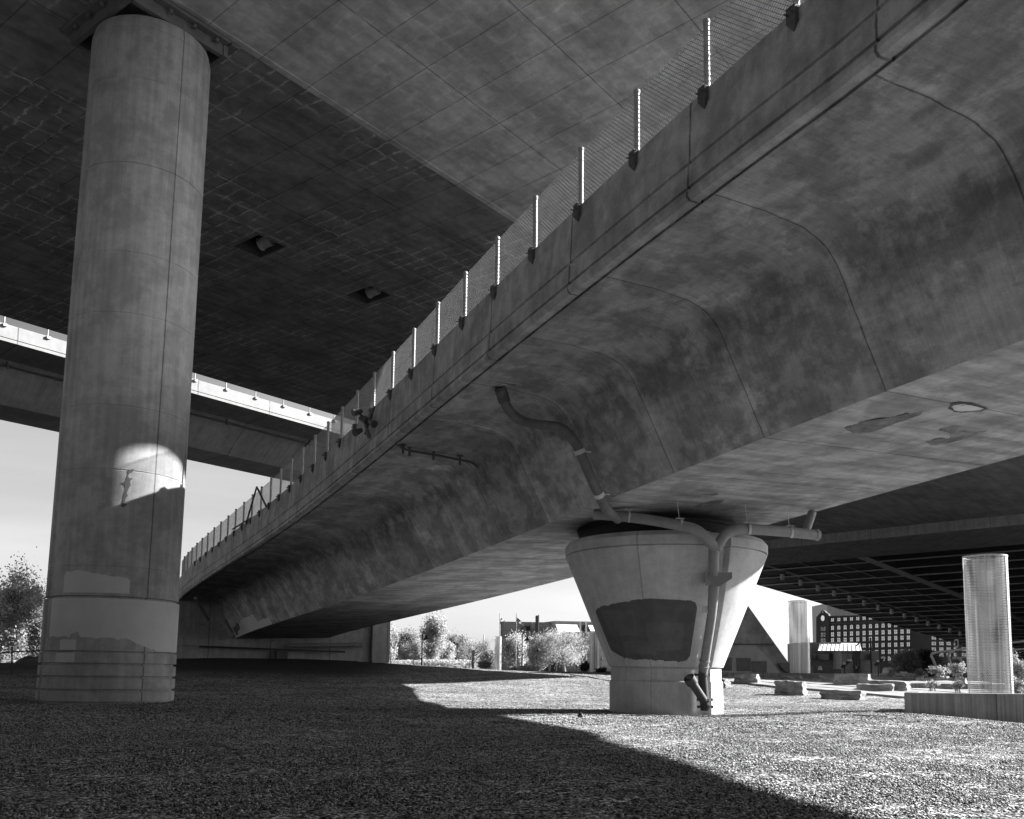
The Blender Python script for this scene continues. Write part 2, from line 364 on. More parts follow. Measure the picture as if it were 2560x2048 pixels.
def revolve(prof, cx, cy, n=96, notch=None, lean=0.0, uvr=1.0, a0=0.0):
    """prof: list of (r, z); notch(angle, z) -> radius change; angle 0 faces the camera, positive to the right"""
    face = math.atan2(-cy, -cx)
    P = []; U = []
    for (r, z) in prof:
        row = []; ur = []
        for k in range(n + 1):
            a = -math.pi + 2 * math.pi * k / n; rr = r + (notch(a, z, r) if notch else 0)
            th = face + a
            row.append((cx + lean * z + rr * math.cos(th), cy + rr * math.sin(th), z)); ur.append((a * uvr, z))
        P.append(row); U.append(ur)
    return P, U

# ------------------------------------------------------------------ ramp geometry: one plan curve and one cross-section
QS = dict(X0=-2.43803, Y0=24.21253, ph=-0.44792, k=0.03101, k2=-1.19329, k3=1.01891, z0=9.59417, g=-0.04691, g2=0.01736, g3=-0.02566, bank=-0.03229)
SS = np.arange(-60, 75.01, 0.5)
sc = np.maximum(SS, -14)
PHI = QS['ph'] + QS['k'] / 50 * sc + QS['k2'] / 5000 * sc ** 2 + QS['k3'] / 2e5 * sc ** 3 - .045 * np.clip(SS + 14, -14, 0)
PX = np.concatenate([[0], np.cumsum((np.sin(PHI[1:]) + np.sin(PHI[:-1])) / 4)]); PY = np.concatenate([[0], np.cumsum((np.cos(PHI[1:]) + np.cos(PHI[:-1])) / 4)])
i0 = int(np.argmin(abs(SS))); PX += QS['X0'] - PX[i0]; PY += QS['Y0'] - PY[i0]
PZ = QS['z0'] + QS['g'] * SS + QS['g2'] / 100 * SS ** 2 + QS['g3'] / 1e4 * SS ** 3
def rp(s, o, h, raw=False):                        # o metres right of the left parapet's top edge, h metres below it
    if o > 10.645 and not raw: o += float(np.interp(s, (-22, -12, -5, 0, 6, 14), (0, 3.1, 3.4, 3.6, 4.3, 6.0))) * min(1, (o - 10.645) / 3.6)      # hidden right overhang widened to shape the ramp's shadow on the ground
    x, y, z, ph = (float(np.interp(s, SS, a)) for a in (PX, PY, PZ, PHI)); b = QS['bank']
    o2 = o * math.cos(b) - h * math.sin(b); h2 = h * math.cos(b) + o * math.sin(b)
    return Vector((x + o2 * math.cos(ph), y - o2 * math.sin(ph), z - h2))
def sweep(mb, prof, s0, s1, ds=.75, mi=0, smooth=False, uv0=0.0, flip=False):
    st = list(np.arange(s0, s1, ds)) + [s1]; P = []; U = []
    g = [uv0]
    for a, b in zip(prof[:-1], prof[1:]): g.append(g[-1] + math.hypot(b[0] - a[0], b[1] - a[1]))
    for s in st:
        P.append([rp(s, o, h) for o, h in prof]); U.append([(s, q) for q in g])
    mb.grid(P, U, mi, smooth, flip)
S0, S1 = -55.0, 46.0
CTR = (3.866 + 10.645) / 2
def mirror(prof): return [(2 * CTR - o, h) for o, h in prof][::-1]

ramp = thing('curved_ramp', 'curved concrete box girder ramp descending from the upper right to a far wall at left', 'overpass', tuple(rp(2, CTR, 6.0)))
# smooth haunch between cantilever slab and web
def arc(pts, n=5):
    out = []
    for i in range(len(pts) - 1):
        p0 = pts[max(i - 1, 0)]; p1 = pts[i]; p2 = pts[i + 1]; p3 = pts[min(i + 2, len(pts) - 1)]
        for k in range(n):
            t = k / n
            out.append(tuple(.5 * (2 * p1[j] + (p2[j] - p0[j]) * t + (2 * p0[j] - 5 * p1[j] + 4 * p2[j] - p3[j]) * t * t + (3 * p1[j] - p0[j] - 3 * p2[j] + p3[j]) * t ** 3) for j in (0, 1)))
    out.append(pts[-1]); return out
haunch = [(.16, 1.645), (1.2, 1.67)] + arc([(2.05, 1.77), (2.5, 1.95), (2.8, 2.25), (3.02, 2.66)], 5) + [(3.866, 4.325)]
mb = MB(); sweep(mb, haunch, S0, S1, smooth=True)
mb.build('cantilever_web', MT['under'], ramp)
mb = MB(); sweep(mb, mirror(haunch), S0, S1, smooth=True); mb.build('cantilever_web', MT['under'], ramp)
mb = MB(); sweep(mb, [(3.866, 4.325), (10.645, 4.325)], S0, S1)
# closed end at the abutment
mb.add([rp(S1, o, h) for o, h in haunch] + [rp(S1, o, h) for o, h in mirror(haunch)], [tuple(range(2 * len(haunch)))])
mb.build('bottom_slab', MT['bottom'], ramp, autouv=True)
def soff(u, v):                         # the point of the bottom slab seen at (u, v)
    p = atz(u, v, 5.6)
    for _ in range(5):
        s_ = SS[int(np.argmin((PX + 7 * np.cos(PHI) - p.x) ** 2 + (PY - 7 * np.sin(PHI) - p.y) ** 2))]; q_ = rp(s_, 7.2, 4.325); p = atz(u, v, q_.z - .012 - (p - q_).dot(Vector((math.cos(float(np.interp(s_, SS, PHI))), -math.sin(float(np.interp(s_, SS, PHI))), 0))) * math.sin(QS['bank']) * 1.0)
    return p
def slab_patch(pts, k, ox, oy, mat, name, seed, lift=0.0, lab=None):
    rr_ = random.Random(seed); P = []
    for i in range(len(pts)):
        a_, b_ = pts[i], pts[(i + 1) % len(pts)]
        for t in (0, .25, .5, .75): P.append(soff((a_[0] * (1 - t) + b_[0] * t + rr_.uniform(-5, 5) * (t > 0)) * k + ox, (a_[1] * (1 - t) + b_[1] * t + rr_.uniform(-2.5, 2.5) * (t > 0)) * k + oy) - Vector((0, 0, lift)))
    m_ = MB(); m_.add(P, [tuple(range(len(P)))]); m_.build(name, mat, ramp, lab)
slab_patch([(1030, 1080), (1130, 1040), (1200, 1030), (1350, 1010), (1440, 985), (1530, 970), (1500, 1000), (1350, 1050), (1200, 1105), (1080, 1112)], .3989, 1700, 640, MT['stain'], 'stain', 1)
slab_patch([(1535, 1170), (1600, 1150), (1690, 1140), (1700, 1110), (1620, 1095), (1650, 1075), (1740, 1065), (1740, 1095), (1830, 1105), (1925, 1095), (1890, 1115), (1800, 1145), (1700, 1170), (1590, 1190)], .3989, 1700, 640, MT['stain'], 'stain', 2)
slab_patch([(1010, 180), (1070, 155), (1180, 130), (1230, 135), (1160, 170), (1080, 185)], .3769, 1350, 1200, MT['stain'], 'stain', 3)
slab_patch([(1060, 100), (1160, 85), (1200, 95), (1120, 110)], .3769, 1350, 1200, MT['stain'], 'stain', 4)
slab_patch([(1680, 950), (1700, 924), (1760, 915), (1850, 930), (1932, 954), (1880, 974), (1760, 982), (1712, 976)], .3989, 1700, 640, MT['darkpaint'], 'patch_rim', 5, .004)
slab_patch([(1700, 949), (1713, 934), (1762, 926), (1845, 938), (1905, 955), (1865, 966), (1762, 972), (1725, 966)], .3989, 1700, 640, MT['white'], 'repair_patch', 6, .010, 'small bright repair patch with a dark rim on the bottom slab')
par = [(.30, -.0), (.0, .0), (-.075, 1.0)]
groove = [(-.075, 1.0), (-.045, 1.025), (-.045, 1.06), (-.10, 1.085)]
fascia = [(-.10, 1.085), (-.125, 1.43)]
drip = [(-.125, 1.43), (-.085, 1.45), (-.085, 1.49), (-.15, 1.52), (-.155, 1.60), (-.10, 1.66), (.06, 1.66), (.06, 1.60), (.16, 1.60), (.16, 1.645)]
mb = MB(); sweep(mb, par + groove[1:] + fascia[1:] + drip[1:], S0, S1); sweep(mb, [(.30, 1.0), (.30, 0)], S0, S1)
mb.build('parapet', MT['parapet'], ramp)
mb = MB(); rprof = mirror(par + groove[1:] + fascia[1:] + drip[1:]); sweep(mb, rprof, S0, S1); sweep(mb, [(2 * CTR - .3, 0), (2 * CTR - .3, 1.0)], S0, S1)
mb.build('parapet', MT['parapet'], ramp)
mb = MB(); sweep(mb, [(.30, 1.0), (2 * CTR - .3, 1.0)], S0, S1, flip=True); mb.build('road_deck', MT['asphalt'], ramp)
# cover paint on the far end of the web
mb = MB()
def webp(s, t, off=.006):
    o = 3.02 + (3.866 - 3.02) * t; h = 2.66 + (4.325 - 2.66) * t; return rp(s, o - off * .9, h + off * .45)
cols = []; rr = random.Random(3)
for s in np.arange(34.0, 45.6, .25):
    top = .46 if s > 37 else .74
    if s > 42.6: top = .75
    if 41.4 < s < 42.2: top = .55
    cols.append((s, top + rr.uniform(-.02, .02)))
mb.grid([[webp(s, t), webp(s, .995)] for s, t in cols]); mb.build('paint_patch', MT['greypaint'], ramp, 'flat grey paint patch at the low far end of the web')
mb = MB(); mb.grid([[webp(s, t0, .01), webp(s, t1, .01)] for s, t0, t1 in ((42.2, .50, .60), (42.5, .48, .74), (43, .52, .78), (43.6, .56, .8), (44.2, .6, .92), (44.9, .62, .9))])
mb.build('paint_patch', MT['midpaint'], ramp, 'small dark paint patch at the low far end of the web')

# chain link fence on the ramp's left parapet
fence = thing('chain_link_fence', 'chain link fence on steel posts along the outer edge of the curved ramp', 'fence', tuple(rp(0, .1, 0)))
POST = []
s = -13.85
while s < 45.5: POST.append(s); s += 1.86
FH = 1.28
for k, s in enumerate(POST):
    a = rp(s, .03, .12); mb = MB()
    mb.tube([a, a + Vector((0, 0, FH - .02))], .048, 12)
    mb.tube([a + Vector((0, 0, FH - .03)), a + Vector((0, 0, FH + .03)), a + Vector((0, 0, FH + .055))], [.057, .057, .02], 12)
    for q in (.35, .7, 1.05): mb.tube([a + Vector((0, 0, q)), a + Vector((0, 0, q + .025))], .053, 10)
    po = mb.build('post', MT['galv'], fence)
    if s < 40:
        mb = MB(); ph = float(np.interp(s, SS, PHI))
        e = rp(s, -.055, .10); mb.box(e, (.07, .17, .20), rz=-ph)
        mb.box(rp(s, .02, -.012), (.22, .17, .022), rz=-ph)
        mb.add([rp(s - .085, -.09, .2), rp(s + .085, -.09, .2), rp(s + .085, -.02, .2), rp(s - .085, -.02, .2), rp(s, -.03, .33)], [(0, 1, 4), (1, 2, 4), (2, 3, 4), (3, 0, 4)])
        for q in (-.05, .05): mb.tube([rp(s + q, -.16, .08), rp(s + q, -.02, .08)], .012, 6)
        mb.build('bracket', MT['bracket'], fence)
mb = MB(); pitch = .085; zt = 1.16; zb = -.02
def fp(s, z): p = rp(s, .075, .0); return p + Vector((0, 0, z))
def wires(sa, sb, pitch, rad):
    lean_ = (zt - zb)
    for s in np.arange(sa - lean_, sb + lean_, pitch):
        for dr in (1, -1):
            pts = []
            for (q, z) in ((0, zb), (lean_ / 2, (zb + zt) / 2), (lean_, zt)):
                pts.append((s + dr * q, z))
            # clip to the panel run
            if min(p[0] for p in pts) < sa or max(p[0] for p in pts) > sb:
                cl = [(min(max(sx, sa), sb), zz) for sx, zz in pts]
                A = pts[0]; B = pts[-1]; t0 = 0; t1 = 1
                for lim, sg in ((sa, 1), (sb, -1)):
                    dA = (A[0] - lim) * sg; dB = (B[0] - lim) * sg
                    if dA < 0 and dB < 0: t0 = 2; break
                    if dA < 0: t0 = max(t0, dA / (dA - dB))
                    if dB < 0: t1 = min(t1, dA / (dA - dB))
                if t0 >= t1: continue
                pts = [(A[0] + (B[0] - A[0]) * t, A[1] + (B[1] - A[1]) * t) for t in (t0, (t0 + t1) / 2, t1)]
            mb.tube([fp(*p) for p in pts], rad, 3, cap=False, smooth=False)
wires(-14.6, 10, pitch, .0072); wires(10, 45.8, pitch * 1.35, .0055)
for z in (.05, .55, 1.10): mb.tube([fp(s, z) for s in np.arange(-14.6, 45.9, .8)], .004, 4, cap=False)
mb.build('wire_mesh', MT['wire'], fence)
# a braced frame on the fence far along
mb = MB(); fb = [rp(22.0, -.05, -FH), rp(20.0, -.05, .1), rp(24.2, -.05, .1), rp(22.4, -.5, .35), rp(21.0, -.05, .15)]
mb.bar(fb[0], fb[1], .07); mb.bar(fb[0], fb[2], .07); mb.bar(rp(23.6, -.05, .0), rp(25.2, -.5, .25), .06)
mb.build('brace', MT['bracket'], fence)

# ------------------------------------------------------------------ flared pier under the ramp
PCX, PCY = 4.55, 27.2
pier = thing('flared_pier', 'short flared concrete pier with a dark paint patch, carrying the curved ramp', 'pier', (PCX, PCY, 0))
def pnotch(a, z, r):
    if z > 4.93 or z < -.5: return 0
    ac = R(40 - 9 * max(0, min(1, (z - 1.3) / 3.2)))
    d = abs((a - ac) * r); wd = .27
    return -.20 * max(0, min(1, (wd - d) / .03 + .5)) if d < wd + .03 else 0
prof = [(1.64, -.4), (1.64, .88), (1.625, .90), (1.605, .905), (1.60, .92), (1.60, 1.25), (1.575, 1.262), (1.575, 1.28), (1.655, 1.30)]
zs = np.linspace(1.36, 4.46, 90)
for z in zs: prof.append((1.655 + (2.93 - 1.655) * (z - 1.30) / (4.5 - 1.30), z))
prof += [(2.93, 4.50), (2.935, 4.52), (2.90, 4.53), (2.90, 4.545), (2.965, 4.56), (2.965, 4.80), (2.86, 4.93), (0.01, 4.95)]
mb = MB(); P, U = revolve(prof, PCX, PCY, 720, pnotch, uvr=2.0); mb.grid(P, U)
mb.build('shaft', MT['pier'], pier)
def pr_at(z): return float(np.interp(z, [p[1] for p in prof[:-1]], [p[0] for p in prof[:-1]]))
def shell(cx, cy, rf, angs, zb, zt, lean=0.0, off=.006, nz=6):
    face = math.atan2(-cy, -cx); P = []
    for a, b, t in zip(angs, zb, zt):
        P.append([(cx + lean * z + (rf(z) + off) * math.cos(face + R(a)), cy + (rf(z) + off) * math.sin(face + R(a)), z) for z in np.linspace(b, t, nz)])
    m = MB(); m.grid(P, smooth=False); return m
rr = random.Random(5); an = np.linspace(-60, 22, 90)
def jag(n, amp, rr, ch=.35):
    out = []; v = 0
    for i in range(n):
        if rr.random() < ch: v = rr.uniform(-amp, amp)
        out.append(v + rr.uniform(-amp, amp) * .2)
    return out
jt = jag(90, .018, rr); jb = jag(90, .03, rr)
zt = [np.interp(a, [-60, -55, -30, -10, 10, 20, 22], [2.86, 2.95, 3.05, 3.14, 3.10, 3.06, 2.9]) + j for a, j in zip(an, jt)]
zb_ = [np.interp(a, [-60, -57, -40, 0, 18, 22], [2.7, 1.75, 1.52, 1.45, 1.44, 1.6]) + j for a, j in zip(an, jb)]
shell(PCX, PCY, pr_at, an, zb_, zt).build('paint_patch', MT['darkpaint'], pier)
for a0_, a1_, z0_, z1_, sd_ in ((-52, -22, 2.15, 2.85, 1), (-14, 14, 1.75, 2.5, 2), (-38, -8, 1.62, 2.0, 3)):
    rr = random.Random(sd_); an = np.linspace(a0_, a1_, 30); ja = jag(30, .03, rr, .5); jb = jag(30, .03, rr, .5)
    shell(PCX, PCY, pr_at, an, [z0_ + j for j in ja], [z1_ + j for j in jb], off=.009).build('roller_swath', MT['swath'], pier)
mb = MB(); P, U = revolve([(2.45, 4.96), (2.45, 5.28), (2.5, 5.28), (2.5, 5.36), (.01, 5.36)], PCX - .1, PCY + .15, 64); mb.grid(P, U, smooth=False)
mb.build('bearing_ring', MT['rubber'], pier)

# ------------------------------------------------------------------ drain pipes round the pier
def smooth_path(pts, n=6, rad=.35):
    pts = [Vector(p) for p in pts]; out = [pts[0]]
    for i in range(1, len(pts) - 1):
        a, b, c = pts[i - 1], pts[i], pts[i + 1]; r = min(rad, (b - a).length * .45, (c - b).length * .45)
        p = b + (a - b).normalized() * r; q = b + (c - b).normalized() * r
        for k in range(n + 1):
            t = k / n; out.append(p * (1 - t) ** 2 + b * 2 * t * (1 - t) + q * t * t)
    out.append(pts[-1]); return out
def A3(*t): return [at(u, v, Y) for u, v, Y in t]
dp = thing('drain_pipe', 'grey drain pipe bending from the ramp underside down to the pier', 'pipe', tuple(at(1252, 980, 22.2)))
path = A3((1250, 975, 22.05), (1268, 1022, 22.35), (1300, 1053, 22.7), (1345, 1062, 22.55), (1405, 1068, 22.2), (1440, 1105, 22.0), (1475, 1190, 22.25), (1515, 1275, 23.0), (1545, 1298, 24.0))
mb = MB(); mb.tube(smooth_path(path, 5, .3), .125, 16); mb.build('pipe', MT['pipe_dark'], dp)
mb = MB(); p0 = at(1250, 970, 22.1); mb.box(p0 + Vector((0, 0, .06)), (.62, .62, .05), rz=.45); mb.tube([p0, at(1262, 1006, 22.22)], .15, 14); mb.build('collar', MT['bracket'], dp)
for (u, v, Y), (u2, v2, Y2) in (((1448, 1124, 22.05), (1452, 1134, 22.08)), ((1495, 1231, 22.6), (1499, 1240, 22.68))):
    mb = MB(); a, b = at(u, v, Y), at(u2, v2, Y2); mb.tube([a, b], .14, 16); mb.tube([(a + b) / 2, (a + b) / 2 + Vector((.28, .12, .02))], .015, 6); mb.build('pipe_strap', MT['strap'], dp)
hd = thing('header_pipe', 'long grey pipes meeting in a Y above the pier and running down its notch', 'pipe', tuple(at(1783, 1400, 24.2)))
L = smooth_path(A3((1487, 1286, 24.6), (1560, 1291, 24.3), (1640, 1302, 24.0), (1735, 1321, 23.75), (1762, 1340, 23.8), (1790, 1371, 24.0)), 5, .35)
mb = MB(); mb.tube(L, .14, 18); mb.build('left_branch', MT['pipe'], hd)
Rr = smooth_path(A3((2044, 1338, 25.1), (1950, 1328, 24.5), (1850, 1322, 24.0), (1815, 1332, 23.95), (1790, 1371, 24.0)), 5, .35)
mb = MB(); mb.tube(Rr, .14, 18); mb.build('right_branch', MT['pipe'], hd)
mb = MB(); mb.tube(A3((2030, 1283, 25.6), (2012, 1336, 25.0)), .12, 16); mb.build('stub', MT['pipe'], hd)
mb = MB(); mb.tube(A3((1784, 1352, 24.05), (1784, 1440, 24.15)), .135, 18); mb.build('riser', MT['pipe'], hd)
mb = MB(); mb.tube([L[0], L[0] + (L[1] - L[0]).normalized() * .1], .155, 18); mb.build('end_cap', MT['pipe'], hd)
mb = MB(); e = Rr[0]; mb.tube([e, e + (Rr[1] - e).normalized() * .12], .155, 18); mb.build('end_cap', MT['pipe'], hd)
for (u, v, Y) in ((1573, 1292, 24.25), (1703, 1313, 23.85), (1873, 1323, 24.05), (1978, 1331, 24.65)):
    p = at(u, v, Y); mb = MB(); d = Vector((1, 0, 0)); mb.tube([p - d * .03, p + d * .03], .155, 18)
    mb.tube([p + Vector((-.05, 0, .15)), p + Vector((-.1, 0, .65))], .008, 5); mb.box(p + Vector((-.03, 0, .17)), (.22, .12, .02)); mb.build('hanger', MT['strap'], hd)
# funnel hopper and down pipe
fn = thing('hopper', 'grey metal hopper box between the two halves of the pier down pipe', 'hopper', tuple(at(1800, 1440, 24.1)))
T = [at(1762, 1431, 24.2), at(1830, 1431, 23.95), at(1831, 1431, 24.45), at(1766, 1431, 24.75)]
B0 = [p + Vector((0, 0, -.16)) for p in T]; B1 = [at(1763, 1463, 24.25), at(1800, 1466, 24.05), at(1802, 1466, 24.5), at(1764, 1463, 24.7)]
mb = MB(); mb.add(T + B0, [(0, 1, 2, 3), (0, 4, 5, 1), (1, 5, 6, 2), (2, 6, 7, 3), (3, 7, 4, 0)]); mb.add(B0 + B1, [(0, 4, 5, 1), (1, 5, 6, 2), (2, 6, 7, 3), (3, 7, 4, 0), (4, 7, 6, 5)])
mb.build('box', MT['pipe'], fn)
dn = thing('down_pipe', 'grey down pipe with an iron cleanout at the foot of the pier', 'pipe', tuple(at(1762, 1780, 25.5)))
mb = MB(); mb.tube(A3((1784, 1464, 24.3), (1784, 1480, 24.3), (1779, 1540, 24.65), (1757, 1684, 25.35)), [.135, .14, .125, .125], 18)
for v, u in ((1472, 1784), (1484, 1784), (1650, 1762), (1664, 1760)): mb.tube([at(u, v, 24.3 + (v - 1464) * .0047), at(u - .5, v + 4, 24.3 + (v - 1460) * .0047)], .146, 18)
mb.build('pipe', MT['pipe'], dn)
mb = MB(); mb.tube(A3((1756, 1686, 25.3), (1763, 1776, 25.35)), .125, 16); mb.tube(A3((1727, 1702, 24.95), (1760, 1752, 25.25)), .115, 16)
for (u, v, Y, rad) in ((1755, 1690, 25.3, .17), (1762, 1752, 25.33, .17), (1763, 1770, 25.35, .16)): p = at(u, v, Y); mb.tube([p, p + Vector((0, 0, .06))], rad, 12); mb.box(p + Vector((.19, 0, .03)), (.05, .07, .07)); mb.box(p + Vector((-.19, 0, .03)), (.05, .07, .07))
a, b = A3((1722, 1694, 24.92), (1731, 1708, 25.0)); mb.tube([a, b], .16, 10); mb.box(a, (.1, .34, .1)); mb.build('cleanout', MT['iron'], dn)
mb = MB(); p = at(1762, 1524, 24.6); mb.box(p, (.14, .1, .2)); mb.tube([at(1766, 1522, 24.6), at(1790, 1526, 24.5)], .014, 6); mb.build('pipe_strap', MT['strap'], dn)

# conduit on the ramp underside
cd = thing('conduit', 'thin dark conduit clipped across the ramp underside left of the drain pipe', 'conduit', tuple(at(1085, 1140, 27.8)))
pts = A3((990, 1110, 26.55), (1005, 1120, 26.9), (1022, 1127, 27.2), (1085, 1137, 27.7), (1150, 1150, 27.75), (1180, 1156, 27.6), (1195, 1168, 27.5))
mb = MB(); mb.tube(smooth_path(pts, 4, .2), .04, 8); mb.build('tube', MT['bracket'], cd)
for u, v, Y in ((1008, 1122, 26.9), (1024, 1128, 27.2), (1084, 1138, 27.65), (1150, 1151, 27.7)):
    p = at(u, v, Y); mb = MB(); mb.box(p, (.07, .07, .30)); mb.box(p + Vector((0, 0, .14)), (.2, .08, .04)); mb.build('clip', MT['bracket'], cd)
# floodlight head on the fence
fl = thing('parapet_light', 'dark multi-armed lamp cluster bracketed to the ramp parapet below the fence', 'lamp', tuple(rp(4.6, -.3, .3)))
mb = MB()
for ds_, q, w_, a_ in ((0, -.35, .1, .3), (.5, -.5, -.25, .9), (.9, -.35, .15, -.3), (.2, -.55, -.5, -.8)):
    p = rp(4.7 + ds_ - .8, q, .62 + w_ * .6); d = Vector((math.sin(a_ * 2), -.6, -.5)).normalized(); mb.tube([p, p + d * .3], [.07, .12], 12)
mb.build('lamp_head', MT['bracket'], fl)
mb = MB(); mb.bar(rp(4.9, .0, .5), rp(4.7, -.5, .15), .05); mb.bar(rp(5.3, -.05, .1), rp(4.3, -.45, .5), .06); mb.bar(rp(3.9, -.2, .2), rp(4.9, -.2, .8), .05); mb.build('arm', MT['bracket'], fl)
mb = MB(); mb.tube([rp(4.6, -.3, .45), rp(4.8, -.1, .95)], .06, 10); mb.build('pipe', MT['pipe'], fl)

# ------------------------------------------------------------------ tall round column
CX, CYY, LEAN = -11.744, 27.0, .012
col = thing('round_column', 'tall round concrete column with a sunlit patch, holding up the highest deck', 'column', (CX, CYY, 0))
RC = 1.80
def cr(z): return RC - .003 * z
LV = [15.70, 18.35, 19.956, 12.99, 11.17, 8.45, 6.61, 3.875]
def cnotch(a, z, r):
    d = math.degrees(a)
    return -.07 * max(0, min(1, (6.5 - abs(d + 68)) / 1.0)) if z < 19.5 else 0
prof = [(1.80, -.3)]
for z0, z1 in ((-.2, .10), (.15, .44), (.49, .80), (.85, 1.15), (1.20, 1.505)):
    prof += [(1.76, z0 - .001 if z0 > 0 else z0), (1.845, z0 + .012), (1.845, z1 - .012), (1.76, z1)]
prof += [(1.76, 1.53), (1.825, 1.545), (1.825, 2.99), (1.73, 3.0), (1.73, 3.045), (RC, 3.06)]
z = 3.3
while z < 20.0: prof.append((cr(z), z)); z += .4
for lv in LV: prof += [(cr(lv), lv - .02), (cr(lv) - .012, lv - .006), (cr(lv) - .012, lv + .006), (cr(lv), lv + .02)]
prof = [prof[0]] + sorted(prof[1:], key=lambda p: p[1]); prof += [(cr(20), 20.1), (cr(20) - .05, 20.35), (cr(20) - .3, 20.55), (.01, 20.6)]
mb = MB(); P, U = revolve(prof, CX, CYY, 160, cnotch, LEAN, uvr=1.82); mb.grid(P, U, smooth=False); o = mb.build('shaft', MT['column'], col)
for p in o.data.polygons: p.use_smooth = True
try:
    o.data.set_sharp_from_angle(angle=R(25))
except Exception: pass
prz = lambda z: 1.825 if z < 3.0 else cr(z)
rr = random.Random(8)
an = np.linspace(-46, 12.5, 60); jt = jag(60, .02, rr); jb = jag(60, .006, rr)
shell(CX, CYY, prz, an, [3.07 + abs(j) for j in jb], [np.interp(a, [-46, -44, -30, -20, 10, 12.5], [3.60, 3.70, 3.74, 3.68, 3.58, 3.5]) + j for a, j in zip(an, jt)], LEAN).build('paint_patch', MT['greypaint'], col, 'small rectangular pale paint patch above the ledge')
an = np.linspace(-59, 96, 150); jb = jag(150, .035, rr)
shell(CX, CYY, prz, an, [max(1.56, np.interp(a, [-59, -35, -33, -27, -25, 14, 22, 30, 38, 40, 96], [1.92, 1.9, 2.02, 2.05, 1.9, 1.88, 1.76, 1.68, 1.6, 1.56, 1.56]) + (j if a < 40 else 0)) for a, j in zip(an, jb)], [2.985] * 150, LEAN, nz=3).build('paint_patch', MT['greypaint'], col, 'wide pale paint band wrapping the lower column')
an = np.linspace(-44, -28, 20); shell(CX, CYY, prz, an, [1.56] * 20, [1.84] * 20, LEAN, nz=3).build('paint_patch', MT['greypaint'], col)
an = np.linspace(-47, -28, 20); shell(CX, CYY, lambda z: 1.847, an, [1.22] * 20, [1.48] * 20, LEAN, nz=2).build('paint_patch', MT['greypaint'], col)
# rusted-out spall on the lit patch
fig = [(0, .0), (.16, .09), (.02, .12), (.10, .3), (.17, .33), (.1, .42), (.2, .6), (.26, .64), (.2, .74), (.33, .86), (.17, .84), (.1, .9), (.16, .98), (.30, 1.02), (.33, 1.12), (.22, 1.1), (.12, 1.04), (.05, 1.06), (.09, .96), (.0, .72), (-.2, .68), (.0, .62), (.04, .5), (-.02, .36), (-.04, .2), (-.12, .02)]
face = math.atan2(-CYY, -CX); mb = MB(); V = []
for x, y in fig:
    z = 5.55 + y * 1.0; a = face + R(2.5) + (x * .6) / 1.79; V.append((CX + LEAN * z + (cr(z) + .005) * math.cos(a), CYY + (cr(z) + .005) * math.sin(a), z))
mb.add(V, [tuple(range(len(V)))]); mb.build('spall_mark', MT['midpaint'], col)
# steel collar at the column head
az = R(38); ua = Vector((math.sin(az), math.cos(az), 0)); va = Vector((math.cos(az), -math.sin(az), 0))
hc = Vector((-11.64, 27.1, 0)); mb = MB()
for sgn in (1, -1):
    for d1, d2 in ((ua, va), (va, ua)):
        c0 = hc + d1 * sgn * 1.6; q = Matrix((d2, d1, Vector((0, 0, 1)))).transposed()
        mb.box(c0 + Vector((0, 0, 20.72)), (3.4 if d1 is ua else 3.0, .16, .5), M=q); mb.box(c0 + d1 * sgn * .2 + Vector((0, 0, 20.88)), (3.8 if d1 is ua else 3.2, .26, .1), M=q)
mb.build('head_collar', MT['cap'], col)
mb = MB()
for sgn, d1, d2 in ((1, va, ua), (-1, va, ua), (1, ua, va), (-1, ua, va)):
    for k in (-1.2, -.4, .4, 1.2):
        p = hc + d1 * sgn * 1.8 + d2 * k + Vector((0, 0, 20.8)); mb.tube([p, p - Vector((0, 0, .12))], .07, 6)
mb.build('bolt_row', MT['cap'], col)

# ------------------------------------------------------------------ highest deck (wide soffit overhead) and the far parallel viaduct
def UVW(c_or_p, z=None): pass
def uvp(u, v, z): return ua * u + va * v + Vector((0, 0, z))
def to_uv(p): p = Vector(p); return p.dot(ua), p.dot(va)
ZA = 21.0
vL = to_uv(atz(0, 788, ZA))[1]; vL2 = to_uv(atz(826, 1036, ZA))[1]; vS = to_uv(atz(900, 311, ZA))[1]
vR = vS + 17.15
deck = thing('high_viaduct', 'wide dark concrete deck overhead resting on the tall round column', 'overpass', tuple(uvp(30, (vL + vS) / 2, ZA)))
U0, U1 = -110.0, 80.0
holes = []
for quad_ in (((582, 608), (626, 586), (714, 625), (670, 645)), ((862, 730), (909, 714), (978, 746), (933, 761))):
    q = [to_uv(atz(a, b, ZA)) for a, b in quad_]; uc = sum(a for a, b in q) / 4; vc = sum(b for a, b in q) / 4
    holes.append((uc - .75, uc + .75, vc - .95, vc + .95))
us = sorted([U0, U1] + [h[i] for h in holes for i in (0, 1)]); vs = sorted([vL, vS] + [h[i] for h in holes for i in (2, 3)])
mb = MB()
for a, b in zip(us[:-1], us[1:]):
    for c, d in zip(vs[:-1], vs[1:]):
        if any(abs(a - h[0]) < 1e-6 and c >= h[2] - 1e-6 and d <= h[3] + 1e-6 and b <= h[1] + 1e-6 for h in holes): continue
        mb.quad(uvp(a, c, ZA), uvp(a, d, ZA), uvp(b, d, ZA), uvp(b, c, ZA), uv=[(a, c), (a, d), (b, d), (b, c)])
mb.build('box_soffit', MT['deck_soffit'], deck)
mb = MB(); zr = ZA + 1.15
mb.grid([[uvp(u, v, z) for v, z in ((vS + .02, ZA - .010), (vS + .28, ZA - .010), (vS + .285, ZA + .008), (vR, zr))] for u in (U0, U1)], [[(u, v - vS) for v in (vS + .02, vS + .28, vS + .3, vR)] for u in (U0, U1)], flip=True)
mb.build('wing_soffit', MT['deck_soffit_wing'], deck)
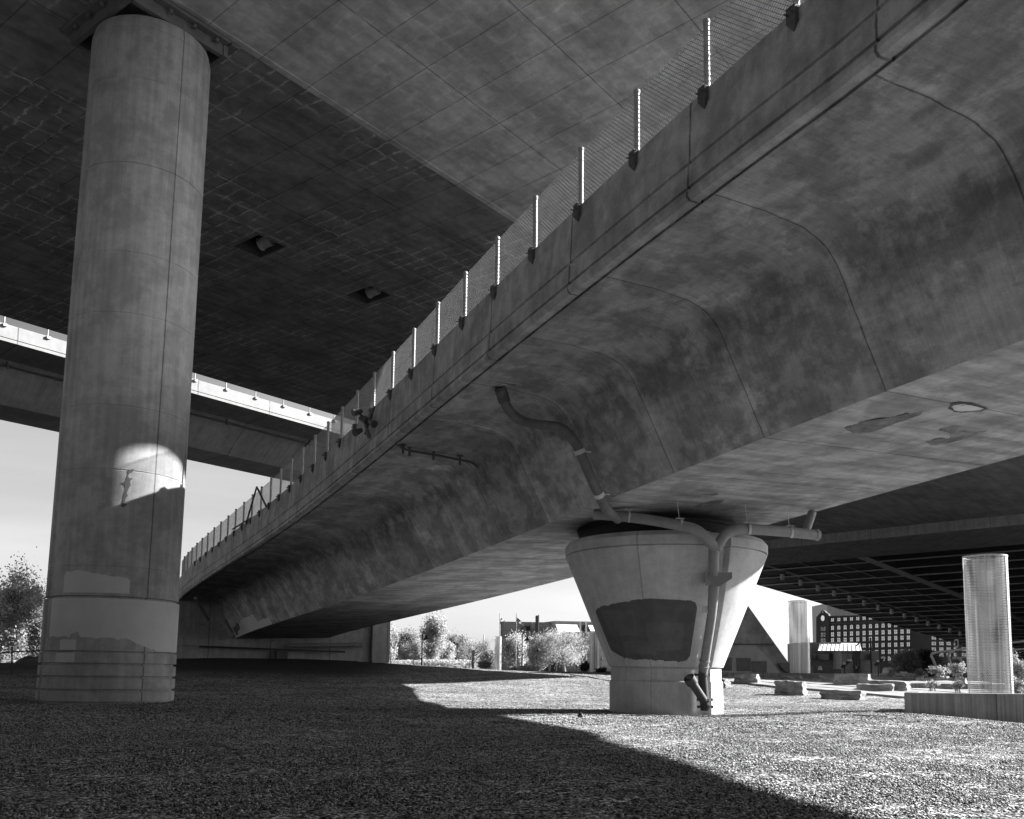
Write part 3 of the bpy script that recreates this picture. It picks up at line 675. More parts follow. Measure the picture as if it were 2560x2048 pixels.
mb = MB()
for v, sg, zz in ((vL, -1, ZA), (vR, 1, zr)):
    mb.quad(uvp(U0, v, zz), uvp(U1, v, zz), uvp(U1, v + .02 * sg, ZA + 3.0), uvp(U0, v + .02 * sg, ZA + 3.0))
mb.quad(uvp(U0, vL, ZA + 3.0), uvp(U1, vL, ZA + 3.0), uvp(U1, vR, ZA + 3.0), uvp(U0, vR, ZA + 3.0))
mb.quad(uvp(U0, vL, ZA), uvp(U0, vR, zr), uvp(U0, vR, ZA + 3), uvp(U0, vL, ZA + 3)); mb.quad(uvp(U1, vL, ZA), uvp(U1, vR, zr), uvp(U1, vR, ZA + 3), uvp(U1, vL, ZA + 3))
mb.build('deck_body', MT['parapet'], deck, autouv=True)
for h in holes:
    mb = MB(); a, b, c, d = h
    for (p, q) in (((a, c), (b, c)), ((b, c), (b, d)), ((b, d), (a, d)), ((a, d), (a, c))): mb.quad(uvp(*p, ZA), uvp(*q, ZA), uvp(*q, ZA + 1.3), uvp(*p, ZA + 1.3))
    mb.quad(uvp(a, c, ZA + 1.3), uvp(b, c, ZA + 1.3), uvp(b, d, ZA + 1.3), uvp(a, d, ZA + 1.3))
    rc = mb.build('drain_recess', MT['bracket'], deck)
    m2 = MB(); uc, vc = (a + b) / 2, (c + d) / 2
    m2.tube([uvp(uc + .30, vc - .25, ZA + .32), uvp(uc + .45, vc + .30, ZA + .42)], .27, 16); m2.tube([uvp(uc + .28, vc - .33, ZA + .30), uvp(uc + .30, vc - .25, ZA + .32)], .32, 16)
    m2.build('pipe_end', MT['lamp'], rc)
for (u_, v_) in ((75, 0), (0, 0)): pass

vb = thing('far_viaduct', 'far box girder viaduct with a bright sunlit parapet seen below the highest deck', 'overpass', tuple(atz(300, 1100, 20.5)))
ZB = 24.0
vB = to_uv(atz(481, 983, ZB))[1]; ub = to_uv(atz(481, 983, ZB))[0]; ZC = 21.1; vN = to_uv(atz(473, 1117, ZC))[1]; vF = to_uv(atz(471.5, 1150, ZC))[1]
mb = MB()
def band(pts, m=None, flip=False):
    g = [0]
    for a, b in zip(pts[:-1], pts[1:]): g.append(g[-1] + math.hypot(b[0] - a[0], b[1] - a[1]))
    (m or mb).grid([[uvp(u, v, z) for v, z in pts] for u in (0, 85)], [[(u, q) for q in g] for u in (0, 85)], flip=flip)
band([(vB - .4, ZB + 1.25), (vB, ZB + 1.25), (vB + .02, ZB + .28), (vB - .03, ZB + .25), (vB - .03, ZB + .20), (vB + .02, ZB + .18), (vB + .02, ZB)]); mb.build('parapet', MT['white_conc'], vb)
mb = MB(); band([(vB + .02, ZB), (vB - 3.2, ZB - .3), (vN - .0, ZC), (vF, ZC), (vF - 3, ZB), (vF - 3.2, ZB + 1.2)]); mb.build('box_girder', MT['far_box'], vb)
mb = MB(); mb.tube([uvp(u, vB - 3.4, ZB - .62) for u in (0, 85)], .07, 6)
for u in np.arange(10, 80, 9.5): mb.bar(uvp(u, vB - 3.3, ZB - .3), uvp(u, vB - 3.3, ZB - .9), .12)
mb.build('conduit', MT['bracket'], vb)
mb = MB(); st = 12.0
for k in range(24):
    u = st + 3.05 * k; mb = MB(); mb.bar(uvp(u, vB - .1, ZB + 1.1), uvp(u, vB - .1, ZB + 3.2), .08); mb.box(uvp(u, vB + .04, ZB + 1.12), (.28, .28, .18), rz=-az); mb.build('fence_post', MT['lamp'], vb)

# ------------------------------------------------------------------ large deck at right: plane fixed by its own axes
KS = .8; DP0 = Vector((0, 0, EYE)) + (Vector((16.95, 154.5, 23.5)) - Vector((0, 0, EYE))) * KS; DA = Vector((.70711, .70711, -.077)); DB = Vector((.70711, -.70711, 0))
def dd(a, b, h=0): return DP0 + (DA * a + DB * b + Vector((0, 0, h))) * KS
dv = thing('bridge_approach', 'broad dark bridge deck on steel floor beams going away behind the flared pier', 'bridge', tuple(dd(60, 30)))
mb = MB()
mb.quad(dd(-16.5, 0, .35), dd(-16.5, 80, .35), dd(11.5, 80, .35), dd(11.5, 0, .35), uv=[(-16.5, 0), (-16.5, 80), (11.5, 80), (11.5, 0)])
mb.quad(dd(-16.5, 0, 3), dd(-16.5, 80, 3), dd(-16.5, 80, .35), dd(-16.5, 0, .35)); mb.build('concrete_span', MT['far_deck'], dv, autouv=True)
mb = MB(); Vb = [dd(a, b, h) for a in (11.5, 24.0) for b in (0, 90) for h in (-1.1, 2)]
mb.add(Vb, [(0, 2, 3, 1), (4, 5, 7, 6), (0, 4, 6, 2), (0, 1, 5, 4), (2, 6, 7, 3)]); mb.build('cross_beam', MT['wall'], dv, autouv=True)
mb = MB(); E_ = 330
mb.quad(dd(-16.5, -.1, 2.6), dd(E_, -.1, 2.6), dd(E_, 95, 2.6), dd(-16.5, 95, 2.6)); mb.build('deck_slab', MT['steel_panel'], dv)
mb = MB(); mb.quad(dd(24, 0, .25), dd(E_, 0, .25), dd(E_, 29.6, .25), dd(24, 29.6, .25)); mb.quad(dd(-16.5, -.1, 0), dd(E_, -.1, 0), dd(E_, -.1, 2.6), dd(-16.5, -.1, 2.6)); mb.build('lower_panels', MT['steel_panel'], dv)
a_ = 26.0; k = 0
while a_ < E_:
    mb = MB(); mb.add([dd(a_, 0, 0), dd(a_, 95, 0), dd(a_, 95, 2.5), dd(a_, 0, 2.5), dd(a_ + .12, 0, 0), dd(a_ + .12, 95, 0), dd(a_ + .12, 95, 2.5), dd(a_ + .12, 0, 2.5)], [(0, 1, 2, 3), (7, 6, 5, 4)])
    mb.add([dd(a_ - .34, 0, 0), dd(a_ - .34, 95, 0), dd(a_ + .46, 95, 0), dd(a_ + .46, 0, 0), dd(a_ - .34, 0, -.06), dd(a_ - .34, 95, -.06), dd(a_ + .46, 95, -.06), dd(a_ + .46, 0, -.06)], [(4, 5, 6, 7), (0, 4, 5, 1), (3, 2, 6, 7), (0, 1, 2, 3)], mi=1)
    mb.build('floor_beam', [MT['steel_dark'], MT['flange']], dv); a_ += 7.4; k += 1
mb = MB()
for b in (6.2, 18.5, 24.2): mb.bar(dd(24, b, .1), dd(E_, b, .1), .10, .16)
mb.build('longitudinal_rib', MT['midgrey'], dv)
mb = MB(); b0 = 30.5
mb.add([dd(24, b0 - .9, -.12), dd(E_, b0 - .9, -.12), dd(E_, b0 + .9, -.12), dd(24, b0 + .9, -.12)], [(0, 1, 2, 3)], mi=1)
mb.add([dd(24, b0 - .9, -.12), dd(E_, b0 - .9, -.12), dd(E_, b0 - .9, 2.6), dd(24, b0 - .9, 2.6)], [(0, 1, 2, 3)]); mb.add([dd(24, b0 + .9, -.12), dd(E_, b0 + .9, -.12), dd(E_, b0 + .9, 2.6), dd(24, b0 + .9, 2.6)], [(0, 1, 2, 3)])
mb.build('edge_girder', [MT['steel_dark'], MT['flange']], dv)
mb = MB(); mb.bar(dd(-20, 12.3, .05), dd(E_, 12.3, .05), .7, .14); mb.build('lamp_rail', MT['midgrey'], dv)
lamp0 = None
for k in range(19):
    a_ = 35.1 + 6.95 * k; p = dd(a_, 12.3, -.2)
    if lamp0 is None:
        lamp0 = thing('hanging_lamp', 'small grey downlight hanging under the broad bridge deck, one of a long straight row', 'lamp', tuple(p), 'downlights in a row under the bridge deck')
        mb = MB(); mb.tube([p, p - Vector((0, 0, .35))], [.42, .5], 12); mb.build('bracket', MT['bracket'], lamp0)
        mb = MB(); mb.tube([p - Vector((0, 0, .36)), p - Vector((0, 0, 1.25))], .30, 12); mb.build('lamp_head', MT['lamp'], lamp0)
    else:
        r_ = lamp0.copy(); C.objects.link(r_); r_.location = p
        for ch in list(lamp0.children):
            c_ = ch.copy(); C.objects.link(c_); c_.parent = r_; c_.matrix_parent_inverse = ch.matrix_parent_inverse.copy()

# ------------------------------------------------------------------ ground
def axis(segs):
    out = []
    for a, b, st in segs: out += list(np.arange(a, b, st))
    return np.array(out + [segs[-1][1]])
gx = axis([(-1500, -200, 100), (-200, -60, 10), (-60, -12, 1.0), (-12, 30, .4), (30, 70, 1.0), (70, 200, 10), (200, 1600, 100)])
gy = axis([(-200, -40, 20), (-40, 3, 1.0), (3, 75, .4), (75, 130, 1.5), (130, 300, 10), (300, 2400, 150)])
XX, YY = np.meshgrid(gx, gy, indexing='ij'); ZZ = gz(XX, YY)
near = (YY > 2) & (YY < 75) & (abs(XX) < 60)
ZZ = ZZ + near * (RNG.normal(0, .006, ZZ.shape) + .012 * np.sin(XX * 2.1 + 2 * np.sin(YY * 1.3)) * np.sin(YY * 2.7 + XX))
ni, nj = XX.shape; me = bpy.data.meshes.new('ground')
V = np.stack([XX, YY, ZZ], -1).reshape(-1, 3); idx = np.arange(ni * nj).reshape(ni, nj)
Fq = np.stack([idx[:-1, :-1], idx[1:, :-1], idx[1:, 1:], idx[:-1, 1:]], -1).reshape(-1, 4)
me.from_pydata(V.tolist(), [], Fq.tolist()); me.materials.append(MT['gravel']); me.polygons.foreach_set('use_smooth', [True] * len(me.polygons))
g_ = bpy.data.objects.new('ground', me); C.objects.link(g_); tag(g_, 'rough pale gravel ground, half in deep shade and half sunlit', None, None, 'structure')

def stones(name, n, y0, y1, rmin, rmax, mat, flat=.6, xr=.62):
    y = np.sqrt(RNG.uniform(y0 ** 2, y1 ** 2, n)); x = RNG.uniform(-xr, xr, n) * y
    r = rmin * .8 + (rmax * 1.5 - rmin * .8) * RNG.beta(1.6, 4.0, n)
    base = np.array([(1, 0, 0), (0, 1, 0), (-1, 0, 0), (0, -1, 0), (0, 0, 1), (0, 0, -1), ], float)
    v = base[None] * r[:, None, None] * RNG.uniform(.7, 1.35, (n, 6, 1)) + RNG.normal(0, .22, (n, 6, 3)) * r[:, None, None]
    v[:, :, 2] *= flat
    a = RNG.uniform(0, 6.28, n); c, s_ = np.cos(a)[:, None], np.sin(a)[:, None]
    vx = v[:, :, 0] * c - v[:, :, 1] * s_; vy = v[:, :, 0] * s_ + v[:, :, 1] * c
    P = np.stack([vx + x[:, None], vy + y[:, None], v[:, :, 2] + (gz(x, y) + r * .2)[:, None]], -1).reshape(-1, 3)
    tri = np.array([(0, 1, 4), (1, 2, 4), (2, 3, 4), (3, 0, 4), (1, 0, 5), (2, 1, 5), (3, 2, 5), (0, 3, 5)])
    T_ = (np.arange(n)[:, None, None] * 6 + tri[None]).reshape(-1, 3)
    me = bpy.data.meshes.new(name); me.vertices.add(len(P)); me.vertices.foreach_set('co', P.ravel())
    me.loops.add(T_.size); me.loops.foreach_set('vertex_index', T_.ravel().astype(np.int32))
    me.polygons.add(len(T_)); me.polygons.foreach_set('loop_start', np.arange(0, T_.size, 3, dtype=np.int32)); me.polygons.foreach_set('loop_total', np.full(len(T_), 3, np.int32))
    me.update(); me.validate(); me.materials.append(mat)
    o = bpy.data.objects.new(name, me); C.objects.link(o); return o
t = NT('gravel_stone_mix'); t.b.inputs['Roughness'].default_value = .9
gi = t.n('ShaderNodeNewGeometry'); t.color(t.ramp(gi.outputs['Random Per Island'], 0, 1, .04, .40)); MT['stonemix'] = t.m
st1 = stones('gravel_stones', 150000, 5.5, 19, .009, .018, MT['stonemix'])
tag(st1, 'loose angular gravel stones covering the ground', 'gravel', None, 'stuff')
tag(stones('gravel_stones', 70000, 17, 33, .014, .027, MT['stonemix'], .5, .6), 'coarser loose gravel stones farther off around the flared pier', 'gravel', None, 'stuff')

# ------------------------------------------------------------------ abutment wall at the ramp's far end
ab = thing('abutment_wall', 'dark concrete abutment wall closing the far end of the curved ramp', 'wall', tuple(rp(46.3, 6, 8)))
mb = MB(); sA = 46.4
def wp(o, z, ds_=0.0): p = rp(sA + ds_, o, 0, True); return Vector((p.x, p.y, z))
def wall_seg(o0, o1, ztop, f=0.0, zb=-.3, m=None):
    (m or mb).add([wp(o0, zb, f), wp(o1, zb, f), wp(o1, ztop, f), wp(o0, ztop, f), wp(o0, zb, 1.2), wp(o1, zb, 1.2), wp(o1, ztop, 1.2), wp(o0, ztop, 1.2)],
        [(0, 1, 2, 3), (1, 5, 6, 2), (4, 0, 3, 7), (3, 2, 6, 7), (5, 4, 7, 6)], [[(o0, zb), (o1, zb), (o1, ztop), (o0, ztop)], [(0, zb), (1, zb), (1, ztop), (0, ztop)], [(0, zb), (1, zb), (1, ztop), (0, ztop)], [(o0, 0), (o1, 0), (o1, 1), (o0, 1)], [(o0, zb), (o1, zb), (o1, ztop), (o0, ztop)]])
wall_seg(-2.5, 14.2, 2.74, 0.0); wall_seg(-2.5, 14.2, 2.9, .12, 2.6); wall_seg(-2.5, 14.2, 6.0, 0.0, 2.79)
mb.build('wall', MT['wall'], ab)
mb = MB(); wall_seg(14.2, 15.6, 6.2, -.45); mb.build('end_pilaster', MT['wall'], ab)
mb = MB(); wall_seg(6.9, 7.7, 2.5, -1.0); mb.build('pedestal', MT['darkpaint'], ab)
mb = MB()
for o in np.arange(-2, 14, 1.25):
    for z in (1.9, 3.3, 4.3):
        if (o * 7 + z * 3) % 3 < 2.2: mb.box(wp(o, z, -.06), (.07, .02, .07))
mb.build('form_tie_hole', MT['black'], ab)
pp = thing('shelf_pipe', 'pale pipe running along the abutment wall beside the ramp end', 'pipe', tuple(wp(9, 3.1, -.7)))
mb = MB(); mb.tube([wp(7.8, 2.95, -.8), wp(13.2, 3.1, -.8)], .16, 12); mb.tube([wp(12.4, 3.08, -.8), wp(13.3, 3.1, -.8)], .2, 12); mb.build('pipe', MT['pipe'], pp)
mb = MB(); mb.bar(wp(1.5, 2.72, -.75), wp(12, 2.55, -.75), .3, .12); mb.build('shelf', MT['black'], pp)
mb = MB(); mb.tube(A3((488, 1495, 60), (520, 1550, 62)), .11, 8); tag(mb.build('rain_pipe', MT['pipe']), 'short pale pipe on the dark wall beneath the ramp, right of the column', 'pipe')
mb = MB(); mb.tube(A3((560, 1553, 62.5), (583, 1592, 62.5)), .17, 10); tag(mb.build('end_pipe', MT['pipe']), 'stout pale pipe hanging at the closed end of the ramp box', 'pipe')

# ------------------------------------------------------------------ planter wall, perforated cylinders
pw = thing('planter_wall', 'low board-marked concrete planter wall at the right edge of the gravel', 'wall', (13, 25.7, 0))
a = at(2279, 1731, 25.5); b = at(2640, 1736, 25.9); zt_ = .67
mb = MB(); d = (Vector((b.x, b.y, 0)) - Vector((a.x, a.y, 0))).normalized(); nrm = Vector((-d.y, d.x, 0))
A0 = Vector((a.x, a.y, 0)); B0_ = A0 + d * 9
pts = [A0 + nrm * 0, B0_, B0_ + nrm * .4, A0 + nrm * .4]; zb = -.6
Ptop = [Vector((p.x, p.y, zt_)) for p in pts]; Pb = [Vector((p.x, p.y, zb)) for p in pts]
mb.add(Pb + Ptop, [(0, 1, 5, 4), (1, 2, 6, 5), (2, 3, 7, 6), (3, 0, 4, 7), (4, 5, 6, 7)], [[(0, 0), (9, 0), (9, 1.3), (0, 1.3)], [(0, 0), (.4, 0), (.4, 1.3), (0, 1.3)], [(0, 0), (9, 0), (9, 1.3), (0, 1.3)], [(9.4, 0), (9, 0), (9, 1.3), (9.4, 1.3)], [(0, 3), (9, 3), (9, 3.4), (0, 3.4)]])
mb.build('front_wall', MT['planter'], pw, bevel=.018)
mb = MB(); q0 = A0 + nrm * .4; mb.add([Vector((p.x, p.y, z)) for z in (zb, zt_ - .02) for p in (q0, q0 + d * .35, q0 + d * 3.9 + nrm * 6, q0 + d * 3.5 + nrm * 6)], [(0, 1, 5, 4), (1, 2, 6, 5), (2, 3, 7, 6), (3, 0, 4, 7), (4, 5, 6, 7)]); mb.build('side_wall', MT['planter'], pw, autouv=True)
mb = MB(); mb.quad(*[Vector((p.x, p.y, .5)) for p in (q0 + d * .35, q0 + d * 9, q0 + d * 9 + nrm * 6, q0 + d * 3.8 + nrm * 6)]); mb.build('soil', MT['grass'], pw)

def perf(name):
    t = NT(name); t.b.inputs['Roughness'].default_value = .38; t.b.inputs['Metallic'].default_value = .55
    co = t.coord('UV'); x, y, z = t.sep(co)
    sc_ = 1 / .048
    ux = t.math('MULTIPLY', x, sc_); uy = t.math('MULTIPLY', y, sc_)
    row = t.math('FLOOR', uy); sh = t.math('MULTIPLY', t.math('MODULO', row, 2.0), .5)
    fx = t.math('SUBTRACT', t.math('FRACT', t.math('ADD', ux, sh)), .5); fy = t.math('SUBTRACT', t.math('FRACT', uy), .5)
    dd_ = t.math('SQRT', t.math('ADD', t.math('MULTIPLY', fx, fx), t.math('MULTIPLY', fy, fy)))
    hole = t.ramp(dd_, .33, .40, 1, 0)
    t.color(t.ramp(t.noise(co, 1.0, 3, stretch=(7, .12, 1)), .3, .7, .28, .85))  # light and dark vertical bands: reflections painted into the steel's colour
    tr = t.n('ShaderNodeBsdfTransparent'); mx = t.n('ShaderNodeMixShader'); t.l(hole, mx.inputs[0]); t.l(t.b.outputs[0], mx.inputs[1]); t.l(tr.outputs[0], mx.inputs[2]); t.l(mx.outputs[0], t.out.inputs[0]); return t.m
MT['perf'] = perf('perforated_steel')
def cyl(u0, u1, vb, vt, Y, label):
    r = .61; uc = (u0 + u1) / 2; b = at(uc, vb, Y); tp = at(uc - (vb - vt) * .02, vt, Y)
    t = thing('perforated_cylinder', label, 'light column', tuple(b), 'perforated steel cylinders'); n = 48
    z0, z1 = b.z - .15, tp.z; mb = MB(); P = []; U = []
    for z in np.linspace(z0, z1, 8):
        P.append([(b.x + r * math.cos(2 * math.pi * k / n), b.y + r * math.sin(2 * math.pi * k / n), z) for k in range(n + 1)]); U.append([(2 * math.pi * k / n * r, z) for k in range(n + 1)])
    mb.grid(P, U, smooth=True); mb.build('mesh_tube', MT['perf'], t)
    mb = MB()
    for k in range(n):
        a0, a1 = 2 * math.pi * k / n, 2 * math.pi * (k + 1) / n
        mb.bar((b.x + r * math.cos(a0), b.y + r * math.sin(a0), z1), (b.x + r * math.cos(a1), b.y + r * math.sin(a1), z1), .02, .05)
    mb.build('rim', MT['lamp'], t)
    mb = MB()
    for k in (-2.05, -1.0, .6, 2.3): mb.bar((b.x + (r + .005) * math.cos(k), b.y + (r + .005) * math.sin(k), z0), (b.x + (r + .005) * math.cos(k), b.y + (r + .005) * math.sin(k), z1), .018)
    mb.build('seam_strip', MT['strap'], t)
cyl(2426, 2528.5, 1733, 1393, 27.6, 'large perforated steel cylinder rising behind the planter wall at right')
cyl(1976, 2025, 1684, 1504, 57, 'perforated steel cylinder between the pyramid wall and the low brick building')
cyl(1474, 1498.7, 1682, 1579, 113, 'perforated steel cylinder just left of the flared pier')
cyl(1236, 1253, 1676, 1592, 160, 'perforated steel cylinder at the left end of the pale trees by the flagpole')

# ------------------------------------------------------------------ triangular bridge leg
py = thing('sloping_bridge_leg', 'dark triangular concrete bridge leg with square paint patches, behind the flared pier', 'bridge leg', tuple(at(1860, 1686, 62)))
YP = 62
mb = MB(); outl = [(1600, 1700), (1985, 1695), (1979, 1668), (1864, 1506), (1815, 1440), (1770, 1440), (1640, 1640)]
Fp = [at(u, v, YP + (u - 1600) * .012) for u, v in outl]; Bp = [p + Vector((1.1, 5, 0)) for p in Fp]
n_ = len(outl); mb.add(Fp + Bp, [tuple(range(n_))] + [(i, (i + 1) % n_, n_ + (i + 1) % n_, n_ + i) for i in range(n_)]); mb.build('upper_face', MT['leg'], py, autouv=True)
def plate(pts, Y, mat, nm, off=.12, lab=None):
    m = MB(); Fp = [at(u, v, Y + (u - 1600) * .012 - off) for u, v in pts]; Bp = [p + Vector((0, off * .8, 0)) for p in Fp]; k = len(pts)
    m.add(Fp + Bp, [tuple(range(k))] + [(i, (i + 1) % k, k + (i + 1) % k, k + i) for i in range(k)]); return m.build(nm, mat, py, lab, autouv=True)
plate([(1600, 1700), (1960, 1695), (1930, 1655), (1886, 1610), (1795, 1611), (1640, 1612)], YP, MT['leg_low'], 'lower_panel', .14)
for q in ([(1790, 1644), (1830, 1644), (1830, 1677), (1790, 1677)], [(1842, 1645), (1877, 1645.5), (1877, 1678), (1842, 1678)], [(1880, 1653), (1915, 1653), (1917, 1656), (1917, 1682), (1880, 1681)], [(1945, 1660), (1952, 1657), (1976, 1657), (1980, 1665), (1982, 1682), (1964, 1681)]):
    plate(q, YP, MT['darkpaint'], 'paint_patch', .22)
mb = MB(); mb.bar(at(1640, 1611.5, YP + .2), at(1934, 1611, YP + 3.9), .12, .1); mb.build('ledge', MT['black'], py)

# ------------------------------------------------------------------ granite: paving strips, blocks, low walls
dv_ = Vector((.37, -.93, 0)).normalized(); nv = Vector((.93, .37, 0)).normalized(); o0 = Vector((12.2, 52.0, 0))
for k in range(9):
    st0 = o0 + nv * (k * 1.75) - dv_ * 14; mb = MB(); rr = random.Random(k)
    n_ = 60; P = []
    for i in range(n_):
        c0 = st0 + dv_ * (i * .62); w_ = 1.1
        row = []
        for t_, e, h in ((0, rr.uniform(-.04, .04), -.1), (0, rr.uniform(-.04, .04), .10), (1, rr.uniform(-.04, .04), .13 + rr.uniform(-.01, .01)), (1, 0, -.1)):
            p = c0 + nv * (w_ * t_ + e); row.append((p.x, p.y, gzf(p.x, p.y) + h))
        P.append(row)
    mb.grid(P); o = mb.build('granite_step', MT['paver']); tag(o, None, 'step', 'pale granite paving strips between the blocks')
    o['label'] = ['pale granite paving strip nearest the gravel', 'second pale granite paving strip from the gravel', 'third pale granite paving strip from the gravel', 'fourth pale granite paving strip from the gravel', 'fifth pale granite paving strip from the gravel', 'sixth pale granite paving strip from the gravel', 'seventh pale granite paving strip from the gravel', 'eighth pale granite paving strip from the gravel', 'pale granite paving strip farthest from the gravel'][k]
def block(u0, u1, vb, vt, label, rot=-28, dep=.75, endf=.16, seed=0):
    g = gnd((u0 + u1) / 2, vb); Y = g.y; W = (u1 - u0) / F_PX * Y; H = (vb - vt) / F_PX * Y + .08
    Lf = W * (1 - endf) / math.cos(R(abs(rot))); c = Vector((g.x - W * endf * .4, Y + .35, g.z - .08))
    bm = bmesh.new(); bmesh.ops.create_cube(bm, size=1.0); bmesh.ops.subdivide_edges(bm, edges=bm.edges[:], cuts=7, use_grid_fill=True)
    rr = np.random.default_rng(seed + 100); ph = rr.uniform(0, 6, 9)
    Rm = Matrix.Rotation(R(rot), 3, 'Z')
    for v in bm.verts:
        x, y, z = v.co; k = 1 - .05 * (abs(x) * 2) ** 4 - .04 * (abs(z) * 2) ** 4
        wob = .035 * math.sin(9 * x + ph[0] + 5 * z) + .03 * math.sin(13 * z + ph[1] + 4 * y) + .02 * math.sin(23 * x + ph[2]) + rr.normal(0, .008)
        p = Vector((x * Lf * k + wob * .7, y * dep * k + wob, z * H * (1 + .06 * math.sin(4 * x + ph[3])) + H / 2 + wob * .4)); v.co = Rm @ p + c
    me = bpy.data.meshes.new('granite_block'); bm.to_mesh(me); bm.free(); me.materials.append(MT['granite'])
    o = bpy.data.objects.new('granite_block', me); C.objects.link(o); tag(o, label, 'block', 'rough granite blocks on the paving')
BL = [(1843, 1908, 1711.6, 1687, 'rough granite block with a rounded top, leftmost large one beside the flared pier'),
      (1951, 2026, 1738, 1704, 'tall rough granite block at the front of the paving, left of the low flat one'),
      (2072, 2172, 1750, 1728, 'low long granite block nearest the gravel, tapering at its lower edge'),
      (2155, 2248, 1733, 1711, 'long low dark-fronted granite block just behind the nearest one'),
      (2098, 2188, 1717, 1686, 'large tall granite block standing behind the row in the middle'),
      (2184, 2283, 1731, 1703, 'long sloping granite block closest to the planter wall corner'),
      (2043, 2098, 1711, 1698, 'small low granite block at the end of the long low wall'),
      (1967, 2011, 1703, 1690, 'small granite block below the middle perforated cylinder'),
      (1803, 1827, 1720, 1699, 'small granite block partly hidden by the flared pier base'),
      (1825, 1837, 1699, 1689, 'tiny granite block in the distance left of the rounded one'),
      (2401, 2426, 1722, 1695, 'squarish granite block beside the large perforated cylinder'),
      (2358, 2376, 1706, 1692, 'small dark granite block right of the far low blocks'),
      (2267, 2318, 1704, 1691, 'far low granite block in front of the bright shrubs')]
for k, b_ in enumerate(BL): block(*b_, seed=k, rot=-28 - (k % 3) * 4)
def lowwall(u0, v0, u1, v1, h0, label, dep=.5, mat='planter', name='low_wall'):
    g0 = gnd(u0, v0); g1 = gnd(u1, v1); mb = MB(); d = Vector((g1.x - g0.x, g1.y - g0.y, 0)); n = Vector((-d.y, d.x, 0)).normalized() * dep
    Pb = [Vector((p.x, p.y, min(g0.z, g1.z) - .2)) for p in (g0, g1, g1 + n, g0 + n)]; zt = max(g0.z, g1.z) + h0; Pt = [Vector((p.x, p.y, zt)) for p in Pb]
    mb.add(Pb + Pt, [(0, 1, 5, 4), (1, 2, 6, 5), (2, 3, 7, 6), (3, 0, 4, 7), (4, 5, 6, 7)])
    o = mb.build(name, MT[mat], autouv=True); tag(o, label, 'wall'); return o
lowwall(1800, 1697, 2049, 1702, .38, 'long low grey concrete wall below the dark triangular leg', 1.2)
lowwall(2282, 1726, 2560, 1732, .35, 'long low dark wall behind the planter corner', .4)
lowwall(2290, 1708, 2600, 1712, .3, 'thin low wall behind the small shrubs at right', .4)
mb = MB(); w0 = gnd(2049, 1702); w1 = gnd(2098, 1712)
mb.add([Vector((w0.x, w0.y + 1.2, w0.z + .38)), Vector((w0.x, w0.y, w0.z - .1)), Vector((w1.x, w1.y, w1.z)), Vector((w0.x, w0.y, w0.z + .38)), Vector((w0.x + .3, w0.y + 1.4, w0.z)), Vector((w1.x, w1.y + .8, w1.z))], [(3, 1, 2), (0, 3, 2, 5), (0, 5, 4)])
tag(mb.build('wall_ramp_end', MT['white']), 'bright wedge-shaped end of the long low wall', 'wall end')

# ------------------------------------------------------------------ vegetation
def leaves(name, cent, radii, n, size, mat, parent, rng, clumps=26, squash=1.0, hollow=.35):
    cent = np.array(cent); radii = np.array(radii)
    d = rng.normal(size=(clumps, 3)) * (1, 1, 1.15); d /= np.linalg.norm(d, axis=1)[:, None]; rr_ = rng.uniform(hollow, 1, clumps) ** .6
    cc = cent + d * rr_[:, None] * radii * .82; cs = rng.uniform(.16, .34, clumps)
    k = rng.integers(0, clumps, n); dd_ = rng.normal(size=(n, 3)) * .6
    P = cc[k] + dd_ * cs[k][:, None] * radii
    a = rng.normal(size=(n, 3)); a /= np.linalg.norm(a, axis=1)[:, None]; b = np.cross(a, rng.normal(size=(n, 3))); b /= np.linalg.norm(b, axis=1)[:, None]
    s_ = size * rng.uniform(.6, 1.4, n)[:, None]
    V = np.stack([P - a * s_, P + b * s_ * .6, P + a * s_, P - b * s_ * .6], 1).reshape(-1, 3); T_ = np.arange(4 * n, dtype=np.int32)
    me = bpy.data.meshes.new(name); me.vertices.add(len(V)); me.vertices.foreach_set('co', V.ravel()); me.loops.add(4 * n); me.loops.foreach_set('vertex_index', T_)
    me.polygons.add(n); me.polygons.foreach_set('loop_start', np.arange(0, 4 * n, 4, dtype=np.int32)); me.polygons.foreach_set('loop_total', np.full(n, 4, np.int32)); me.update(); me.materials.append(mat)
    o = bpy.data.objects.new(name, me); C.objects.link(o)
    if parent: o.parent = parent; o.matrix_parent_inverse = Matrix.Translation(-Vector(parent.location))
    return o
def branches(mb, base, top, spread, r0, depth, rr, nk=4):
    base = Vector(base); top = Vector(top)
    def rec(p, d, L, r, lv):
        q = p + d * L; mid = p + d * L * .5 + Vector((rr.uniform(-1, 1), rr.uniform(-1, 1), rr.uniform(-.5, .5))) * L * .07
        mb.tube([p, mid, q], [r, r * .8, r * .6], 5 if lv > 1 else 3, cap=False)
        if lv <= 0: return
        for k in range(nk if lv > 1 else nk + 1):
            a = Vector((rr.uniform(-1, 1), rr.uniform(-1, 1), rr.uniform(-.15, .75))).normalized()
            nd = (d * (1 - spread) + a * spread + Vector((0, 0, .12))).normalized(); t_ = rr.uniform(.45, 1.0)
            rec(p + (q - p) * t_, nd, L * rr.uniform(.5, .78), r * .52, lv - 1)
    H = (top - base).length; rec(base, (top - base).normalized(), H * .38, r0, depth)
